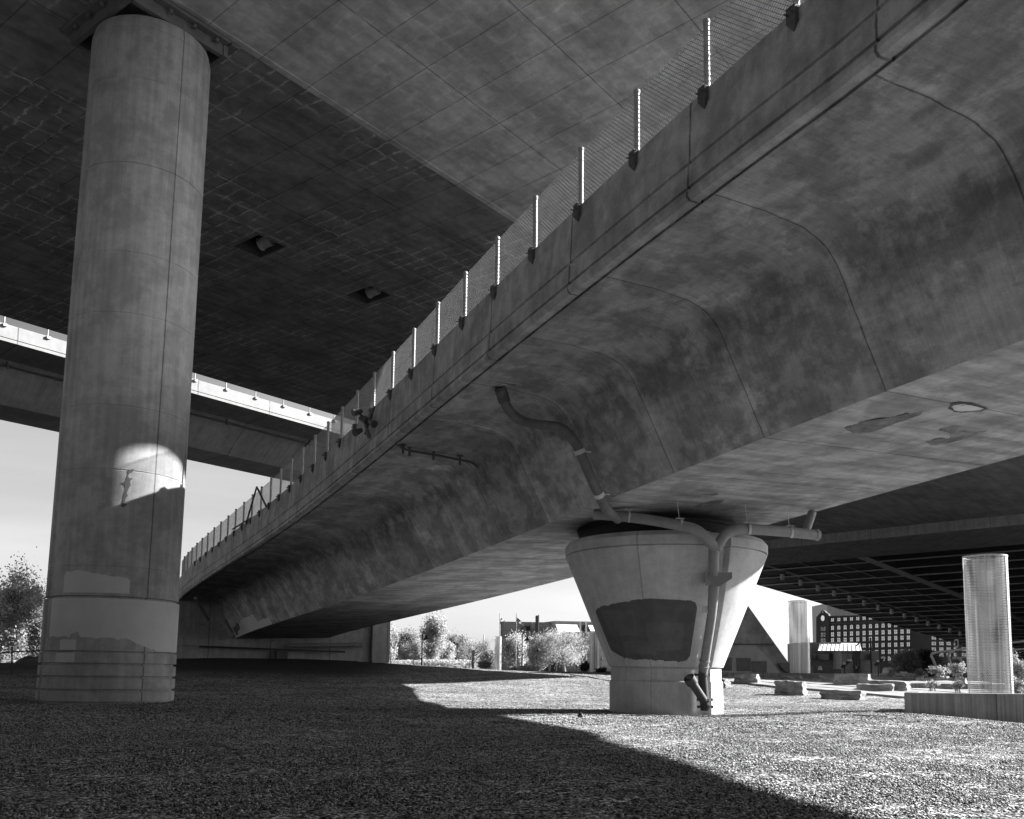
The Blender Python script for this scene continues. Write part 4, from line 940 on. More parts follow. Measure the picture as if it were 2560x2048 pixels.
def tree(u, vb, vt, hw, Y, kind, label, n=2600, size=None, seed=1, name='leafy_tree', group=None, low=.0):
    rng = np.random.default_rng(seed); rr = random.Random(seed); n = int(n * 2.4); size = (size or .15) * .85
    b = at(u, vb, Y); b.z = min(b.z, gzf(b.x, b.y)) ; tp = at(u, vt, Y); W = hw / F_PX * Y; H = tp.z - b.z
    t = thing(name, label, 'tree', tuple(b), group); mb = MB()
    r0 = max(.08, H * .018)
    if kind == 'bare':
        branches(mb, b - Vector((0, 0, .3)), b + Vector((0, 0, H)), .62, r0 * 1.2, 5, rr, 4)
        v = np.array(mb.v); sx = W / max(.1, np.percentile(abs(v[:, 0] - b.x), 98)); sz = H / max(.1, (np.max(v[:, 2]) - b.z)); v[:, 0] = b.x + (v[:, 0] - b.x) * sx; v[:, 1] = b.y + (v[:, 1] - b.y) * sx; v[:, 2] = b.z + (v[:, 2] - b.z) * sz; mb.v = v.tolist()
        mb.build('trunk', MT['twig'], t)
        leaves('crown', (b.x, b.y, b.z + H * .55), (W * .95, W * .95, H * .42), n, size or .10, MT['leaf'], t, rng, 60, hollow=.5); return t
    branches(mb, b - Vector((0, 0, .3)), b + Vector((0, 0, H)), .42, r0, 3, rr, 4); mb.build('trunk', MT['bark'], t)
    leaves('crown', (b.x, b.y, b.z + H * (.5 + low / 2)), (W, W, H * (.5 - low / 2)), n, size, MT[kind], t, rng, 60); return t
G = 'pale autumn trees beyond the gravel rise'
tree(1046, 1668, 1598, 26, 175, 'leaf', 'middle sized pale tree between the wide grey tree and the tallest pale tree', 2600, .16, 51, group=G)
tree(1116, 1668, 1600, 24, 182, 'leaf', 'pale rounded tree low against the right side of the tallest pale tree', 2400, .17, 52, group=G)
tree(1222, 1672, 1622, 24, 200, 'leaf_mid', 'low distant grey tree behind the bare tree left of the flagpoles', 2000, .2, 53, group=G)
tree(1172, 1670, 1612, 26, 210, 'leaf', 'low distant pale tree behind the thin bare-branched tree', 2200, .2, 54, group=G)
tree(48, 1668, 1412, 69.44, 88, 'leaf', 'broad pale leafy tree at the far left beside the round column', 7000, .13, 21)
tree(-22, 1668, 1440, 61.6, 92, 'leaf', 'pale leafy tree cut by the left edge of the frame', 4500, .14, 22)
tree(98, 1668, 1520, 38.08, 80, 'leaf_mid', 'small grey leafy tree tucked against the left of the column', 2600, .11, 23)
tree(972, 1665, 1560, 24.64, 158, 'leaf', 'narrow pale tree right beside the abutment wall end', 2600, .16, 31, group=G)
tree(1012, 1665, 1571, 44.8, 188, 'leaf_mid', 'wide grey tree behind the lamp posts next to the narrow pale tree', 4200, .2, 32, group=G)
tree(1014, 1665, 1618, 22.4, 156, 'leaf', 'small conical pale tree in front of the wide grey tree', 1500, .13, 33, group=G)
tree(1084, 1665, 1527, 38.08, 156, 'leaf', 'tallest pale tree rising to the ramp underside', 5200, .15, 34, group=G)
tree(1140, 1665, 1583, 40.32, 193, 'leaf_mid', 'round grey tree right of the tallest pale tree', 3800, .19, 35, group=G)
tree(1183, 1668, 1592, 38.08, 163, 'bare', 'thin bare-branched tree left of the flagpoles', 900, .10, 36, group=G)
tree(1288, 1675, 1573, 38.08, 163, 'leaf', 'dense pale tree just right of the tall flagpole', 5200, .15, 37, group=G)
tree(1345, 1678, 1585, 35.84, 158, 'leaf', 'dense pale tree behind the black bell lamp', 4600, .14, 38, group=G)
tree(1412, 1680, 1566, 73.92, 156, 'bare', 'wide pale bare-branched tree in front of the museum building', 5200, .10, 39, group=G)
tree(2266, 1690, 1620, 35.84, 190, 'leaf_mid', 'bright rounded tree in front of the brick hotel', 3500, .2, 40)
tree(2322, 1690, 1622, 38.08, 200, 'leaf_dark', 'dark rounded tree right of the bright one by the hotel', 3500, .22, 41)
tree(2545, 1722, 1635, 33.6, 40, 'flower', 'pale leafy bush tree behind the planter at the right edge', 3000, .05, 42)
def shrub(u, vb, vt, hw, Y, mat, label, n=700, size=.05, seed=5, name='shrub'):
    b = at(u, vb, Y); tp = at(u, vt, Y); W = hw / F_PX * Y; H = tp.z - b.z; t = thing(name, label, 'shrub', tuple(b)); rr = random.Random(seed); mb = MB()
    for k in range(9):
        e = b + Vector((rr.uniform(-W, W) * .8, rr.uniform(-W, W) * .5, H * rr.uniform(.6, 1))); mb.tube([b + Vector((rr.uniform(-W, W) * .5, 0, -.1)), (b + e) / 2 + Vector((rr.uniform(-.1, .1), 0, .05)), e], [.012, .009, .004], 4, cap=False)
    mb.build('stem', MT['twig'], t)
    leaves('foliage', (b.x, b.y, b.z + H * .5), (W, W * .7, H * .55), n, size, MT[mat], t, np.random.default_rng(seed), 22, hollow=.1)
shrub(2350, 1690, 1660, 30, 50, 'flower', 'bright leafy shrub below the curved frame posts', 900, .05, 1)
shrub(2395, 1692, 1656, 26, 48, 'flower', 'bright shrub with an upright spike left of the large cylinder', 900, .05, 2)
shrub(2230, 1697, 1667, 11, 60, 'flower', 'slender pale sapling behind the granite blocks', 350, .05, 3)
shrub(2395, 1728, 1698, 18, 36, 'flower', 'wispy plant in front of the squarish granite block', 300, .035, 4)
shrub(2330, 1722, 1700, 22, 38, 'flower', 'sparse low plant behind the long low dark wall', 220, .035, 6)
shrub(2548, 1733, 1690, 26, 29, 'flower', 'leafy pale plant at the right end of the planter', 900, .035, 7)
shrub(1462, 1680, 1655, 13, 118, 'leaf_dark', 'dark rounded bush right of the walking person', 900, .14, 8)
shrub(1505, 1690, 1671, 26, 70, 'leaf_dark', 'low dark hedge against the left side of the flared pier', 1400, .07, 9)
shrub(1212, 1672, 1650, 26, 100, 'flower', 'low bright bush under the bare tree', 1200, .09, 10)
shrub(1310, 1677, 1664, 55, 105, 'leaf', 'low pale undergrowth beneath the dense pale trees', 2200, .08, 12)
shrub(1085, 1668, 1648, 120, 140, 'leaf', 'long low pale undergrowth at the foot of the trees right of the abutment', 4200, .12, 14)
shrub(2440, 1692, 1664, 22, 55, 'flower', 'bright shrub just left of the large cylinder foot', 700, .05, 15)
shrub(2300, 1692, 1672, 18, 62, 'flower', 'small bright shrub left of the curved frame', 450, .05, 16)
shrub(60, 1672, 1655, 75, 75, 'leaf', 'low bright undergrowth beneath the left trees', 2200, .07, 13)

# ------------------------------------------------------------------ far buildings
def pbox(u0, u1, vt, Y, dep, name, mat, parent, zb=-1.0, skew=0.0, lab=None, top_v1=None):
    a, b = at(u0, vt, Y), at(u1, vt if top_v1 is None else top_v1, Y + skew); mb = MB()
    d = Vector((b.x - a.x, b.y - a.y, 0)).normalized(); n = Vector((-d.y, d.x, 0)) * dep
    P = [Vector((a.x, a.y, zb)), Vector((b.x, b.y, zb)), Vector((b.x, b.y, zb)) + n, Vector((a.x, a.y, zb)) + n]
    T_ = [Vector((a.x, a.y, a.z)), Vector((b.x, b.y, b.z)), Vector((b.x, b.y, b.z)) + n, Vector((a.x, a.y, a.z)) + n]
    mb.add(P + T_, [(0, 1, 5, 4), (1, 2, 6, 5), (2, 3, 7, 6), (3, 0, 4, 7), (4, 5, 6, 7)]); return mb.build(name, MT[mat], parent, lab, autouv=True)
def pquad(pts, mat, name, parent, dep=.3):
    Fp = [at(*p) for p in pts]; Bp = [p + Vector((0, dep, 0)) for p in Fp]; k = len(pts); mb = MB()
    mb.add(Fp + Bp, [tuple(range(k))] + [(i, (i + 1) % k, k + (i + 1) % k, k + i) for i in range(k)]); return mb.build(name, MT[mat], parent, autouv=True)
mu = thing('museum_building', 'low brick museum building with slanted glazing and two white fins behind pale trees', 'building', tuple(at(1400, 1680, 235)))
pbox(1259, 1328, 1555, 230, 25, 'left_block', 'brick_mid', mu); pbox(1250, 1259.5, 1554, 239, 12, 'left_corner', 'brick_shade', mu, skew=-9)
pbox(1339.6, 1346, 1539, 225, 4, 'chimney', 'darkpaint', mu); pbox(1346, 1348, 1537, 225.2, 3, 'flue', 'lamp', mu)
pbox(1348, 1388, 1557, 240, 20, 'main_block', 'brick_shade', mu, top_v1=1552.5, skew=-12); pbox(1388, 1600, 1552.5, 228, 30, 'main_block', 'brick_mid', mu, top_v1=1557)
pbox(1415, 1600, 1580, 219, 8, 'lower_block', 'brick_mid', mu, top_v1=1581)
pquad([(1389, 1561, 226.5), (1443, 1562, 226.5), (1450, 1580.5, 221), (1397, 1580.5, 221)], 'roofmetal', 'glazing', mu); pquad([(1470, 1563, 226.5), (1560, 1563, 226.5), (1560, 1580.5, 221), (1478, 1580.5, 221)], 'roofmetal', 'glazing', mu)
for u in (1452, 1467): pbox(u - 1.2, u + 1.2, 1553.5, 218, 2, 'white_fin', 'white', mu)
pquad([(1443, 1563, 226), (1470, 1563, 226), (1470, 1580, 225), (1448, 1580, 225)], 'black', 'glazed_gap', mu)
pquad([(1314, 1566, 228.5), (1325, 1564, 228.5), (1326, 1576, 228.5), (1316, 1578, 228.5)], 'black', 'stair_opening', mu); pquad([(1302, 1572, 228.6), (1316, 1563, 228.6), (1316, 1565, 228.6), (1303, 1574, 228.6)], 'black', 'stair_rail', mu)
pquad([(1262, 1591, 226), (1283, 1578, 226), (1283, 1580.5, 226), (1262, 1595, 226)], 'black', 'stair_rail', mu)

ht = thing('brick_hotel', 'large dark brick building with rows of bright windows and a shaped clock gable', 'building', tuple(at(2200, 1690, 450)))
YL, YR = 470, 425
_fa = at(2044, 1690, YL); _fb = at(2335, 1690, YR); _fn = Vector((-(_fb.y - _fa.y), _fb.x - _fa.x, 0)).normalized()
def fac(u, v):
    d = ray(u, v); e = Vector((0, 0, EYE)); return e + d * ((_fa - e).dot(_fn) / d.dot(_fn))
a, b = fac(2044, 1690), fac(2335, 1690); ztop = fac(2100, 1540).z
mb = MB(); n = Vector((-(b.y - a.y), b.x - a.x, 0)).normalized(); D_ = n * 40
def fz(p, z): return Vector((p.x, p.y, z))
mb.add([fz(a, -2), fz(b, -2), fz(b + D_, -2), fz(a + D_, -2), fz(a, ztop), fz(b, ztop), fz(b + D_, ztop), fz(a + D_, ztop)], [(0, 1, 5, 4), (1, 2, 6, 5), (2, 3, 7, 6), (3, 0, 4, 7), (4, 5, 6, 7)]); mb.build('wall', MT['brick_dark'], ht, autouv=True)
mb = MB(); tw0, tw1 = fac(2043, 1690), fac(2075.5, 1690); f_ = n * -1.0
gab = [(2043, 1544), (2045, 1541), (2047, 1541), (2049, 1536), (2053, 1534), (2056, 1528), (2060, 1525.5), (2064, 1528), (2068, 1533), (2072, 1534), (2075, 1540), (2076, 1541), (2076, 1545)]
P = [fz(tw0, -2) + f_] + [fac(u, v) + f_ for u, v in gab] + [fz(tw1, -2) + f_]; Q = [p - f_ * 2 for p in P]; k = len(P)
mb.add(P + Q, [tuple(range(k))] + [(i, (i + 1) % k, k + (i + 1) % k, k + i) for i in range(k)]); mb.build('gable', MT['brick_dark'], ht, autouv=True)
def win(u, v, w_, h_, arch=False, mat='glass', parent=ht, face=fac, off=-.35, nrm=n, frame=True, name='window'):
    c = face(u, v) + nrm * off; d = Vector((nrm.y, -nrm.x, 0)); sc_ = c.y / F_PX; W = w_ * sc_ / 2; H = h_ * sc_ / 2; mb = MB()
    pts = [(-W, -H), (W, -H), (W, H), (-W, H)] if not arch else [(-W, -H), (W, -H)] + [(W * math.cos(t), H * .45 + H * .55 * math.sin(t)) for t in np.linspace(0, math.pi, 7)]
    mb.add([c + d * x + Vector((0, 0, y)) for x, y in pts], [tuple(range(len(pts)))])
    if frame:
        q = Matrix((d, nrm, Vector((0, 0, 1)))).transposed()
        for x in (-W / 3, W / 3): mb.box(c + d * x - nrm * .06, (.12, .1, 2 * H), M=q, mi=1)
        mb.box(c + Vector((0, 0, H * .1)) - nrm * .06, (2 * W, .1, .12), M=q, mi=1); mb.box(c - Vector((0, 0, H + .1)) - nrm * .1, (2 * W + .3, .3, .22), M=q, mi=2)
    mb.build(name, [MT[mat], MT['brick_dark'], MT['midgrey']], parent)
rows = [(290, 34, False), (372, 46, True), (440, 46, False), (500, 44, False), (565, 44, False), (633, 44, False), (700, 44, False)]
for j, (zv, hh, ar) in enumerate(rows):
    for i in range(14):
        zx = 1253 + 65.5 * i; u = 1780 + zx * .2412; v = 1480 + (zv - (zx - 1253) * (.052 - .0060 * j)) * .2412
        if u > 2330: continue
        win(u, v, 7.2, hh * .2412 * .93, ar)
mb = MB()
for zv in (380, 445, 503):
    for zx in (1150, 1178): win(1780 + zx * .2412, 1480 + zv * .2412, 3.6, 10, zv == 380, off=-1.1)
for (uu, vv, rad) in ((2059.8, 1531, 1.9), (2059.8, 1546, 5.6)):
    c = fac(uu, vv) + n * -1.12; d = Vector((n.y, -n.x, 0)); sc_ = c.y / F_PX; mb = MB(); m = 20
    mb.add([c + d * (rad * .9 * sc_ * math.cos(t)) + Vector((0, 0, rad * 1.25 * sc_ * math.sin(t))) for t in np.linspace(0, 2 * math.pi, m, endpoint=False)], [tuple(range(m))]); mb.build('round_window', MT['white'] if rad < 3 else MT['glass'], ht)
mb = MB()
for v_ in (1541, 1559): mb.bar(fac(2076, v_) - n * .3, fac(2335, v_ - 3) - n * .3, .8, .5)
mb.build('cornice', MT['brick_dark'], ht)
an_ = thing('brick_annex', 'plainer dark brick annex with wide windows right of the large brick building', 'building', tuple(at(2380, 1690, 400)))
fa2 = lambda u, v: at(u, v, 410)
pbox(2333, 2520, 1565, 410, 30, 'wall', 'brick_dark', an_)
for v_ in (1595, 1609, 1623, 1637):
    for u_ in (2332 + 2, 2353, 2371, 2389, 2409): win(u_, v_, 10, 8, parent=an_, face=fa2, nrm=Vector((0, 1, 0)), off=-.2)
tb = thing('pale_tower', 'pale high-rise top showing above the brick building roof', 'tower', tuple(at(2110, 1600, 800)))
pbox(2067, 2180, 1508, 800, 40, 'wall', 'tower', tb)
mb = MB()
for u in range(2070, 2178, 5): mb.bar(at(u, 1509, 799), at(u, 1590, 799), .5)
mb.build('fin', MT['lamp'], tb)
lb = thing('low_brick_building', 'low brick building with a slanted glass roof, in front of the large brick building', 'building', tuple(at(2100, 1690, 217.5)))
pbox(2006, 2103, 1606, 220.4, 12, 'left_wing', 'brick_shade', lb, top_v1=1606); pbox(2103, 2197, 1627.5, 214.6, 10, 'right_wing', 'brick_mid', lb)
pquad([(2056, 1607, 221.8), (2148, 1608, 221.8), (2154, 1627, 212.4), (2044, 1627, 212.4)], 'tower', 'glass_roof', lb)
for k in range(11): u = 2052 + k * 9.6; mb = MB(); mb.bar(at(u + (5 - k) * -.3, 1608, 221.0), at(u + (k - 5) * 1.2, 1627, 211.7), .07, .07); mb.build('glazing_bar', MT['tower'], lb)
pquad([(2140, 1614, 210.2), (2148, 1606, 210.2), (2150, 1607, 210.2), (2142, 1616, 210.2)], 'black', 'vent', lb)
for (u0, u1, v0, v1, Y) in ((2024, 2041, 1635, 1650, 218.9), (2044, 2082, 1635, 1650, 218.9), (2121, 2178, 1634, 1650, 213.9)): pquad([(u0, v0, Y), (u1, v0, Y), (u1, v1, Y), (u0, v1, Y)], 'glass_dark', 'window', lb, .2)
pquad([(2133, 1627, 213.6), (2151, 1627, 213.6), (2151, 1685, 213.6), (2133, 1685, 213.6)], 'darkpaint', 'recess', lb, .1)

# ------------------------------------------------------------------ posts, lamps, flags
def rod(u, vt, vb, Y, r, mat, name, label, cat, group=None):
    a, b = at(u, vt, Y), at(u, vb, Y); a.x = b.x; mb = MB(); mb.tube([(b.x, b.y, min(b.z, gzf(b.x, b.y)) - .1), a], r, 8); o = mb.build(name, MT[mat]); tag(o, label, cat, group); return o
def bell(u, vt, vb, Y, ubell, vbt, vbb, label):
    b = at(u, vb, Y); a = at(u, vt, Y); e = at(ubell, vbt, Y); f = at(ubell, vbb, Y)
    t = thing('bell_lamp_post', label, 'street lamp', tuple(b), 'black bell lamp posts'); mb = MB(); mb.tube([(b.x, b.y, gzf(b.x, b.y) - .1), (b.x, b.y, a.z * .5 + .5), (b.x, b.y, a.z)], [.11, .07, .05], 8)
    mb.tube([(b.x, b.y, a.z - .3)] + [((b.x + e.x) / 2 + (e.x - b.x) / 2 * -math.cos(x), b.y, a.z - .3 + .45 * math.sin(x)) for x in np.linspace(.2, math.pi - .1, 7)] + [(e.x, b.y, e.z)], .035, 6); mb.build('post', MT['black'], t)
    mb = MB(); W = .42; mb.tube([e, (e.x, e.y, f.z + .18), (e.x, e.y, f.z + .02), f], [.06, .17, .36, .40], 12); mb.build('lamp_shade', MT['black'], t)
bell(1304.7, 1585, 1674, 105, 1317.6, 1592, 1602, 'tall black bell lamp post in front of the dense pale trees')
bell(1054, 1585, 1664, 108, 1066, 1587, 1598, 'black bell lamp post left of the tallest pale tree')
bell(1337, 1620, 1677, 150, 1346, 1620, 1628, 'middle distance bell lamp post among the pale trees')
bell(1390, 1625, 1679, 165, 1397.5, 1627, 1634, 'small bell lamp post against the wide bare tree')
bell(1502.5, 1643, 1676, 190, 1504.5, 1645, 1650, 'smallest bell lamp post between cylinder and flared pier')
rod(1293.8, 1618, 1674, 100, .05, 'lamp', 'light_pole', 'thin pale pole left of the tall black bell lamp', 'pole')
rod(1374, 1662, 1678, 100, .12, 'lamp', 'bollard', 'short pale bollard below the bare tree', 'bollard', 'pale bollards')
rod(976.6, 1640, 1659, 100, .07, 'lamp', 'bollard', 'short pale bollard near the abutment wall end', 'bollard', 'pale bollards')
rod(1033, 1629, 1661, 100, .07, 'lamp', 'light_pole', 'short pale hooked pole in front of the wide grey tree', 'pole')
rod(1209.4, 1587, 1640, 300, .16, 'lamp', 'highway_light', 'slim distant highway light left of the flagpoles', 'street lamp')
rod(1248.3, 1533, 1673, 150, .07, 'lamp', 'flagpole', 'tall bare-topped flagpole at the left corner of the museum building', 'flagpole')
rod(1289.6, 1534, 1673, 150, .06, 'midgrey', 'flagpole', 'flagpole carrying the striped flag before the museum building', 'flagpole')
rod(2179, 1595, 1690, 95, .10, 'black', 'dark_pole', 'thick dark pole in front of the low brick building', 'pole')
t = NT('striped_flag_cloth'); x, y, z = t.sep(t.coord('UV'))
st_ = t.math('GREATER_THAN', t.math('FRACT', t.math('MULTIPLY', y, 6.5)), .5); cn = t.math('MULTIPLY', t.math('LESS_THAN', x, .4), t.math('GREATER_THAN', y, .46)); t.color(t.math('MULTIPLY', t.math('SUBTRACT', .75, t.math('MULTIPLY', st_, .6)), t.math('SUBTRACT', 1.0, t.math('MULTIPLY', cn, .8)))); MT['flagus'] = t.m
mb = MB(); P = []; U = []
for i in range(13):
    a_ = i / 12; row = []; ur = []
    for j in range(7):
        b_ = j / 6; u = 1290 + 20 * a_ - 1.0 * b_ * 0; v = 1542 + 17 * a_ ** 1.05 + (1 - a_ * .45) * 11 * b_; row.append(at(u, v, 150 + .35 * math.sin(a_ * 9 + b_ * 2))); ur.append((a_, 1 - b_))
    P.append(row); U.append(ur)
mb.grid(P, U, smooth=True); tag(mb.build('striped_flag', MT['flagus']), 'drooping striped flag with a dark canton on its pole', 'flag')
mb = MB(); mb.grid([[at(1251 + 11 * i / 8, 1543 + 9 * i / 8 + 5 * j / 4, 150 + .3 * math.sin(i * 1.3)) for j in range(5)] for i in range(9)], smooth=True); tag(mb.build('white_flag', MT['white']), 'plain white flag blowing on the left flagpole', 'flag')
# left margin fence and earth pile
lf = thing('wire_fence', 'low wire fence with one dark post at the far left edge', 'fence', tuple(at(30, 1680, 40)))
mb = MB(); mb.tube([at(30, 1618, 40), at(30, 1684, 40)], .035, 8); mb.build('post', MT['black'], lf)
mb = MB(); mb.tube([at(-30, 1636, 40), at(30, 1630, 40), at(120, 1625, 41)], .03, 6); mb.tube([at(-30, 1650, 40), at(120, 1645, 41)], .012, 4); mb.build('rail', MT['bracket'], lf)
bm = bmesh.new(); bmesh.ops.create_icosphere(bm, subdivisions=4, radius=1); c = at(105, 1668, 70); rng = np.random.default_rng(2)
for v in bm.verts: v.co = Vector((c.x + v.co.x * 2.2 * (1 + .1 * math.sin(5 * v.co.y)), c.y + v.co.y * 2, c.z - .2 + v.co.z * 1.1 * (1 + .1 * math.sin(9 * v.co.x)) + rng.normal(0, .02)))
me = bpy.data.meshes.new('earth_pile'); bm.to_mesh(me); bm.free(); me.materials.append(MT['grass']); o = bpy.data.objects.new('earth_pile', me); C.objects.link(o); tag(o, 'dark rounded earth pile left of the round column', 'earth pile')
# path edging
mb = MB(); pth = [gnd(u, v, 20, 130) for u, v in ((1424, 1687), (1445, 1690), (1475, 1694), (1500, 1699), (1530, 1704))]
mb.grid([[p + Vector((0, 0, .05)), p + Vector((.3, 1.5, .05))] for p in pth]); o = mb.build('path', MT['midgrey']); tag(o, 'curved paved path edge left of the pier', None, None, 'structure')

# ------------------------------------------------------------------ curved frame, sign, barrier, tents at right
cf = thing('play_structure', 'pale steel frame of curved posts and long rails beyond the shrubs at right', 'frame structure', tuple(at(2350, 1688, 75)))
for pts in (((2342, 1676), (2335, 1655), (2328, 1640), (2330, 1634), (2345, 1630)), ((2383, 1676), (2375, 1655), (2371, 1640), (2373, 1632), (2385, 1628)), ((2404, 1668), (2405, 1655), (2400, 1648), (2390, 1645), (2381, 1646)), ((2425, 1660), (2419, 1645), (2417, 1635), (2420, 1626), (2426, 1622))):
    mb = MB(); mb.tube([at(u, v, 75) for u, v in pts], .11, 8); mb.build('post', MT['lamp'], cf)
for pts in (((2330, 1634), (2346, 1630), (2386, 1626), (2423, 1621), (2500, 1611), (2600, 1598)), ((2381, 1646), (2424, 1643)), ((2500, 1629), (2600, 1618))):
    mb = MB(); mb.tube([at(u, v, 75) for u, v in pts], .085, 8); mb.build('rail', MT['lamp'], cf)
mb = MB()
for k in range(7): mb.tube([at(2336 + k * .6, 1640 + k * 5, 75.2), at(2420, 1634 + k * 5, 75.2)], .015, 4)
mb.build('wire', MT['wire'], cf)
sg = thing('road_mirror', 'tall narrow rounded mirror sign with a pale rim on a thin pole', 'sign', tuple(at(2392, 1690, 110)))
mb = MB(); mb.tube([at(2393, 1618, 110), at(2394, 1690, 110)], .05, 6); mb.build('post', MT['black'], sg)
pquad([(2387, 1599, 110), (2395, 1598, 110), (2396.5, 1601, 110), (2396.5, 1617, 110), (2394, 1619, 110), (2388, 1618, 110)], 'white', 'rim', sg, .15); pquad([(2388.5, 1602, 109.9), (2393, 1601.5, 109.9), (2393.6, 1615, 109.9), (2389, 1615, 109.9)], 'black', 'face', sg, .05)
br = thing('picket_barrier', 'low pale picket barrier running behind the granite blocks', 'fence', tuple(at(2200, 1692, 92)))
mb = MB()
for k in range(80): u = 2050 + k * 3.4; mb.bar(at(u, 1685, 92), at(u, 1697, 92), .05)
mb.build('picket', MT['white'], br); br.children[0]['kind'] = 'stuff'
mb = MB(); mb.bar(at(2050, 1685, 92), at(2320, 1684, 92), .06); mb.bar(at(2050, 1694, 92), at(2320, 1694, 92), .06); mb.build('rail', MT['lamp'], br)
mb = MB(); P = [at(u, v, Y) for u, v, Y in ((2205, 1683, 105), (2233, 1683, 105), (2233, 1683, 108), (2205, 1683, 108), (2207, 1671, 105), (2231, 1670, 105), (2231, 1670, 108), (2207, 1671, 108), (2212, 1668.5, 106.5), (2227, 1668.5, 106.5))]
mb.add(P, [(0, 1, 5, 4), (1, 2, 6, 5), (3, 0, 4, 7), (4, 5, 9, 8), (5, 6, 9), (7, 4, 8)]); tag(mb.build('white_tent', MT['white']), 'small white canopy tent behind the picket barrier', 'tent')
mb = MB(); mb.bar(at(2254, 1681, 100), at(2264, 1681, 100), .9, .15); mb.bar(at(2259, 1683, 100), at(2259, 1690, 100), .08); tag(mb.build('notice_board', MT['white']), 'small pale notice board right of the white tent', 'sign')
for (u, vt, lab) in ((2112, 1656, 'dark spotlight mast with a slanting arm, left of the standing person'), (2196, 1650, 'dark spotlight mast with a slanting arm, right of the thick dark pole')):
    t = thing('spotlight_mast', lab, 'lamp', tuple(at(u, 1690, 90)), 'spotlight masts'); mb = MB(); mb.tube([at(u, vt + 6, 90), at(u, 1692, 90)], .06, 6); mb.bar(at(u - 8, vt + 13, 90), at(u + 12, vt - 4, 90), .12, .28); mb.build('mast', MT['black'], t)
    mb = MB(); mb.box(at(u + 12, vt - 5, 89.9), (.35, .3, .2)); mb.box(at(u - 1, vt + 3, 89.9), (.2, .2, .2)); mb.build('lamp_head', MT['white'], t)
mb = MB(); mb.tube([at(2050, 1665.5, 95), at(2050, 1675, 95)], [.12, .24], 12); tag(mb.build('lampshade_ornament', MT['white']), 'white lampshade-like object on a dark hedge left of the low brick building', 'lampshade')
mb = MB(); P = [at(2030, 1675, 97), at(2075, 1675, 97)]; mb.bar(P[0], P[1], 1.0, .6); mb.bar(at(2030, 1680, 97), at(2100, 1680, 97), .8, .6); tag(mb.build('dark_planter_box', MT['bracket']), 'dark long box carrying the lampshade-like object', 'box')

# ------------------------------------------------------------------ people
def person(base, H, yaw, label, pose, seed=0):
    k = H / 1.75; Rz = Matrix.Rotation(yaw, 3, 'Z')
    J = dict(pel=(0, 0, .95), chest=(0, .02, 1.28), neck=(0, .02, 1.47), head=(0, .0, 1.60), top=(0, 0, 1.72))
    if pose == 'walk':
        J.update(hl=(-.1, 0, .90), kl=(-.12, -.20, .52), al=(-.12, -.20, .09), tl=(-.12, -.34, .04), hr=(.1, 0, .90), kr=(.11, .05, .50), ar=(.11, .32, .14), tr=(.11, .22, .04),
                 sl=(-.2, .02, 1.40), el=(-.30, .10, 1.14), wl=(-.28, -.05, .92), fl=(-.27, -.1, .84), sr=(.2, .02, 1.40), er=(.30, -.02, 1.14), wr=(.26, -.18, .95), fr=(.25, -.24, .88))
    else:
        J.update(hl=(-.1, 0, .90), kl=(-.13, -.02, .50), al=(-.14, .02, .09), tl=(-.15, -.13, .04), hr=(.1, 0, .90), kr=(.13, -.02, .50), ar=(.14, .02, .09), tr=(.16, -.13, .04),
                 sl=(-.2, .02, 1.40), el=(-.31, .06, 1.16), wl=(-.2, -.16, 1.05), fl=(-.12, -.2, 1.05), sr=(.2, .02, 1.40), er=(.31, .06, 1.16), wr=(.2, -.16, 1.05), fr=(.12, -.2, 1.05))
    rad = dict(pel=.15, chest=.165, neck=.06, head=.105, top=.07, hl=.10, kl=.065, al=.045, tl=.04, hr=.10, kr=.065, ar=.045, tr=.04, sl=.07, el=.05, wl=.035, fl=.03, sr=.07, er=.05, wr=.035, fr=.03)
    E = [('pel', 'chest'), ('chest', 'neck'), ('neck', 'head'), ('head', 'top'), ('pel', 'hl'), ('hl', 'kl'), ('kl', 'al'), ('al', 'tl'), ('pel', 'hr'), ('hr', 'kr'), ('kr', 'ar'), ('ar', 'tr'), ('chest', 'sl'), ('sl', 'el'), ('el', 'wl'), ('wl', 'fl'), ('chest', 'sr'), ('sr', 'er'), ('er', 'wr'), ('wr', 'fr')]
    keys = list(J); me = bpy.data.meshes.new('person'); me.from_pydata([Rz @ (Vector(J[a]) * k) for a in keys], [(keys.index(a), keys.index(b)) for a, b in E], [])
    t = thing('person', label, 'person', tuple(base)); o = bpy.data.objects.new('body', me); C.objects.link(o); o.parent = t
    md = o.modifiers.new('skin', 'SKIN'); me.materials.append(MT['cloth_dark'])
    for i, a in enumerate(keys): me.skin_vertices[0].data[i].radius = (rad[a] * k, rad[a] * k * (.8 if a in ('pel', 'chest') else 1))
    me.skin_vertices[0].data[0].use_root = True; o.modifiers.new('sub', 'SUBSURF').levels = 2; o.modifiers['sub'].render_levels = 2
    mb = MB(); c = Vector(base) + Rz @ Vector((0, .015, 1.66)) * k; mb.tube([c + Vector((0, 0, -.08)), c, c + Vector((0, 0, .09))], [.10, .115, .06], 10); mb.build('hair', MT['black'], t); return t
b = at(1443, 1680.5, 178); person((b.x, b.y, b.z), 1.72, .4, 'person in dark clothes walking away on the rise left of the flared pier', 'walk')
b = at(2141, 1654, 95); t = person((b.x, b.y, b.z - 1.75), 1.75, 2.9, 'person standing with pale shoulder straps beyond the tall granite block', 'stand')
mb = MB()
for s_ in (-1, 1): mb.bar(at(2141 + s_ * 4, 1662, 94.8), at(2141 - s_ * 1.5, 1672, 94.78), .07, .03)
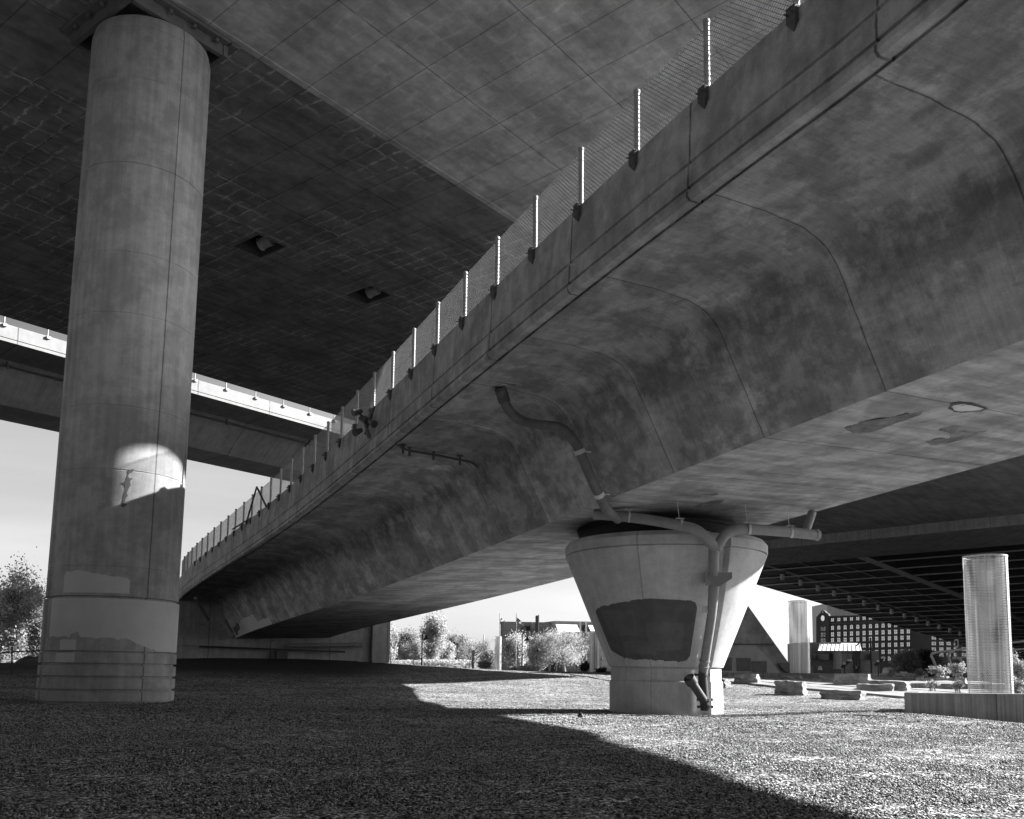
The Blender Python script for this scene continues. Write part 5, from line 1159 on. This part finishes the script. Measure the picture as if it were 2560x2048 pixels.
mb.build('strap', MT['lamp'], t)

# ------------------------------------------------------------------ weeds, twigs and litter on the gravel
mb = MB(); rr = random.Random(77)
for k in range(420):
    y = rr.uniform(6, 26); x = rr.uniform(-.58, .58) * y; z = gzf(x, y) + .02; a_ = rr.uniform(0, 6.28); L_ = rr.uniform(.05, .28)
    mb.tube([(x, y, z), (x + L_ * .5 * math.cos(a_) + rr.uniform(-.02, .02), y + L_ * .5 * math.sin(a_), z + rr.uniform(0, .03)), (x + L_ * math.cos(a_ + .3), y + L_ * math.sin(a_ + .3), z)], [.003, .0025, .0015], 4, cap=False)
o = mb.build('twig_litter', MT['twig']); tag(o, 'fallen twigs and dry stalks scattered over the gravel', 'litter', None, 'stuff')
mb = MB()
for c_ in range(46):
    cy_ = rr.uniform(6.5, 30); cx_ = rr.uniform(-.55, .5) * cy_; R_ = rr.uniform(.1, .45)
    for k in range(rr.randint(25, 70)):
        x = cx_ + rr.gauss(0, R_); y = cy_ + rr.gauss(0, R_ * .6); z = gzf(x, y); a_ = rr.uniform(0, 6.28); h_ = rr.uniform(.03, .09); w_ = .004
        dx, dy = math.cos(a_), math.sin(a_); mb.add([(x - dy * w_, y + dx * w_, z), (x + dy * w_, y - dx * w_, z), (x + dx * h_ * .6, y + dy * h_ * .6, z + h_)], [(0, 1, 2)])
o = mb.build('weeds', MT['shrub']); tag(o, 'low dark weeds growing in thin patches through the gravel', 'weeds', None, 'stuff')

mb = MB(); a, b = gnd(2134, 1791, 8, 40), gnd(2222, 1796, 8, 40); mb.bar(a + Vector((0, 0, .03)), b + Vector((0, 0, .03)), .07, .03); tag(mb.build('plank', MT['lamp']), 'thin pale plank lying on the sunlit gravel before the planter wall', 'plank')
mb = MB(); p = gnd(1452, 1795, 8, 40); mb.tube([p + Vector((-.06, 0, .02)), p + Vector((0, 0, .08)), p + Vector((.05, .01, .03))], [.04, .07, .03], 7); tag(mb.build('dark_stone', MT['iron']), 'single small dark stone on the sunlit gravel left of the pier foot', 'stone')
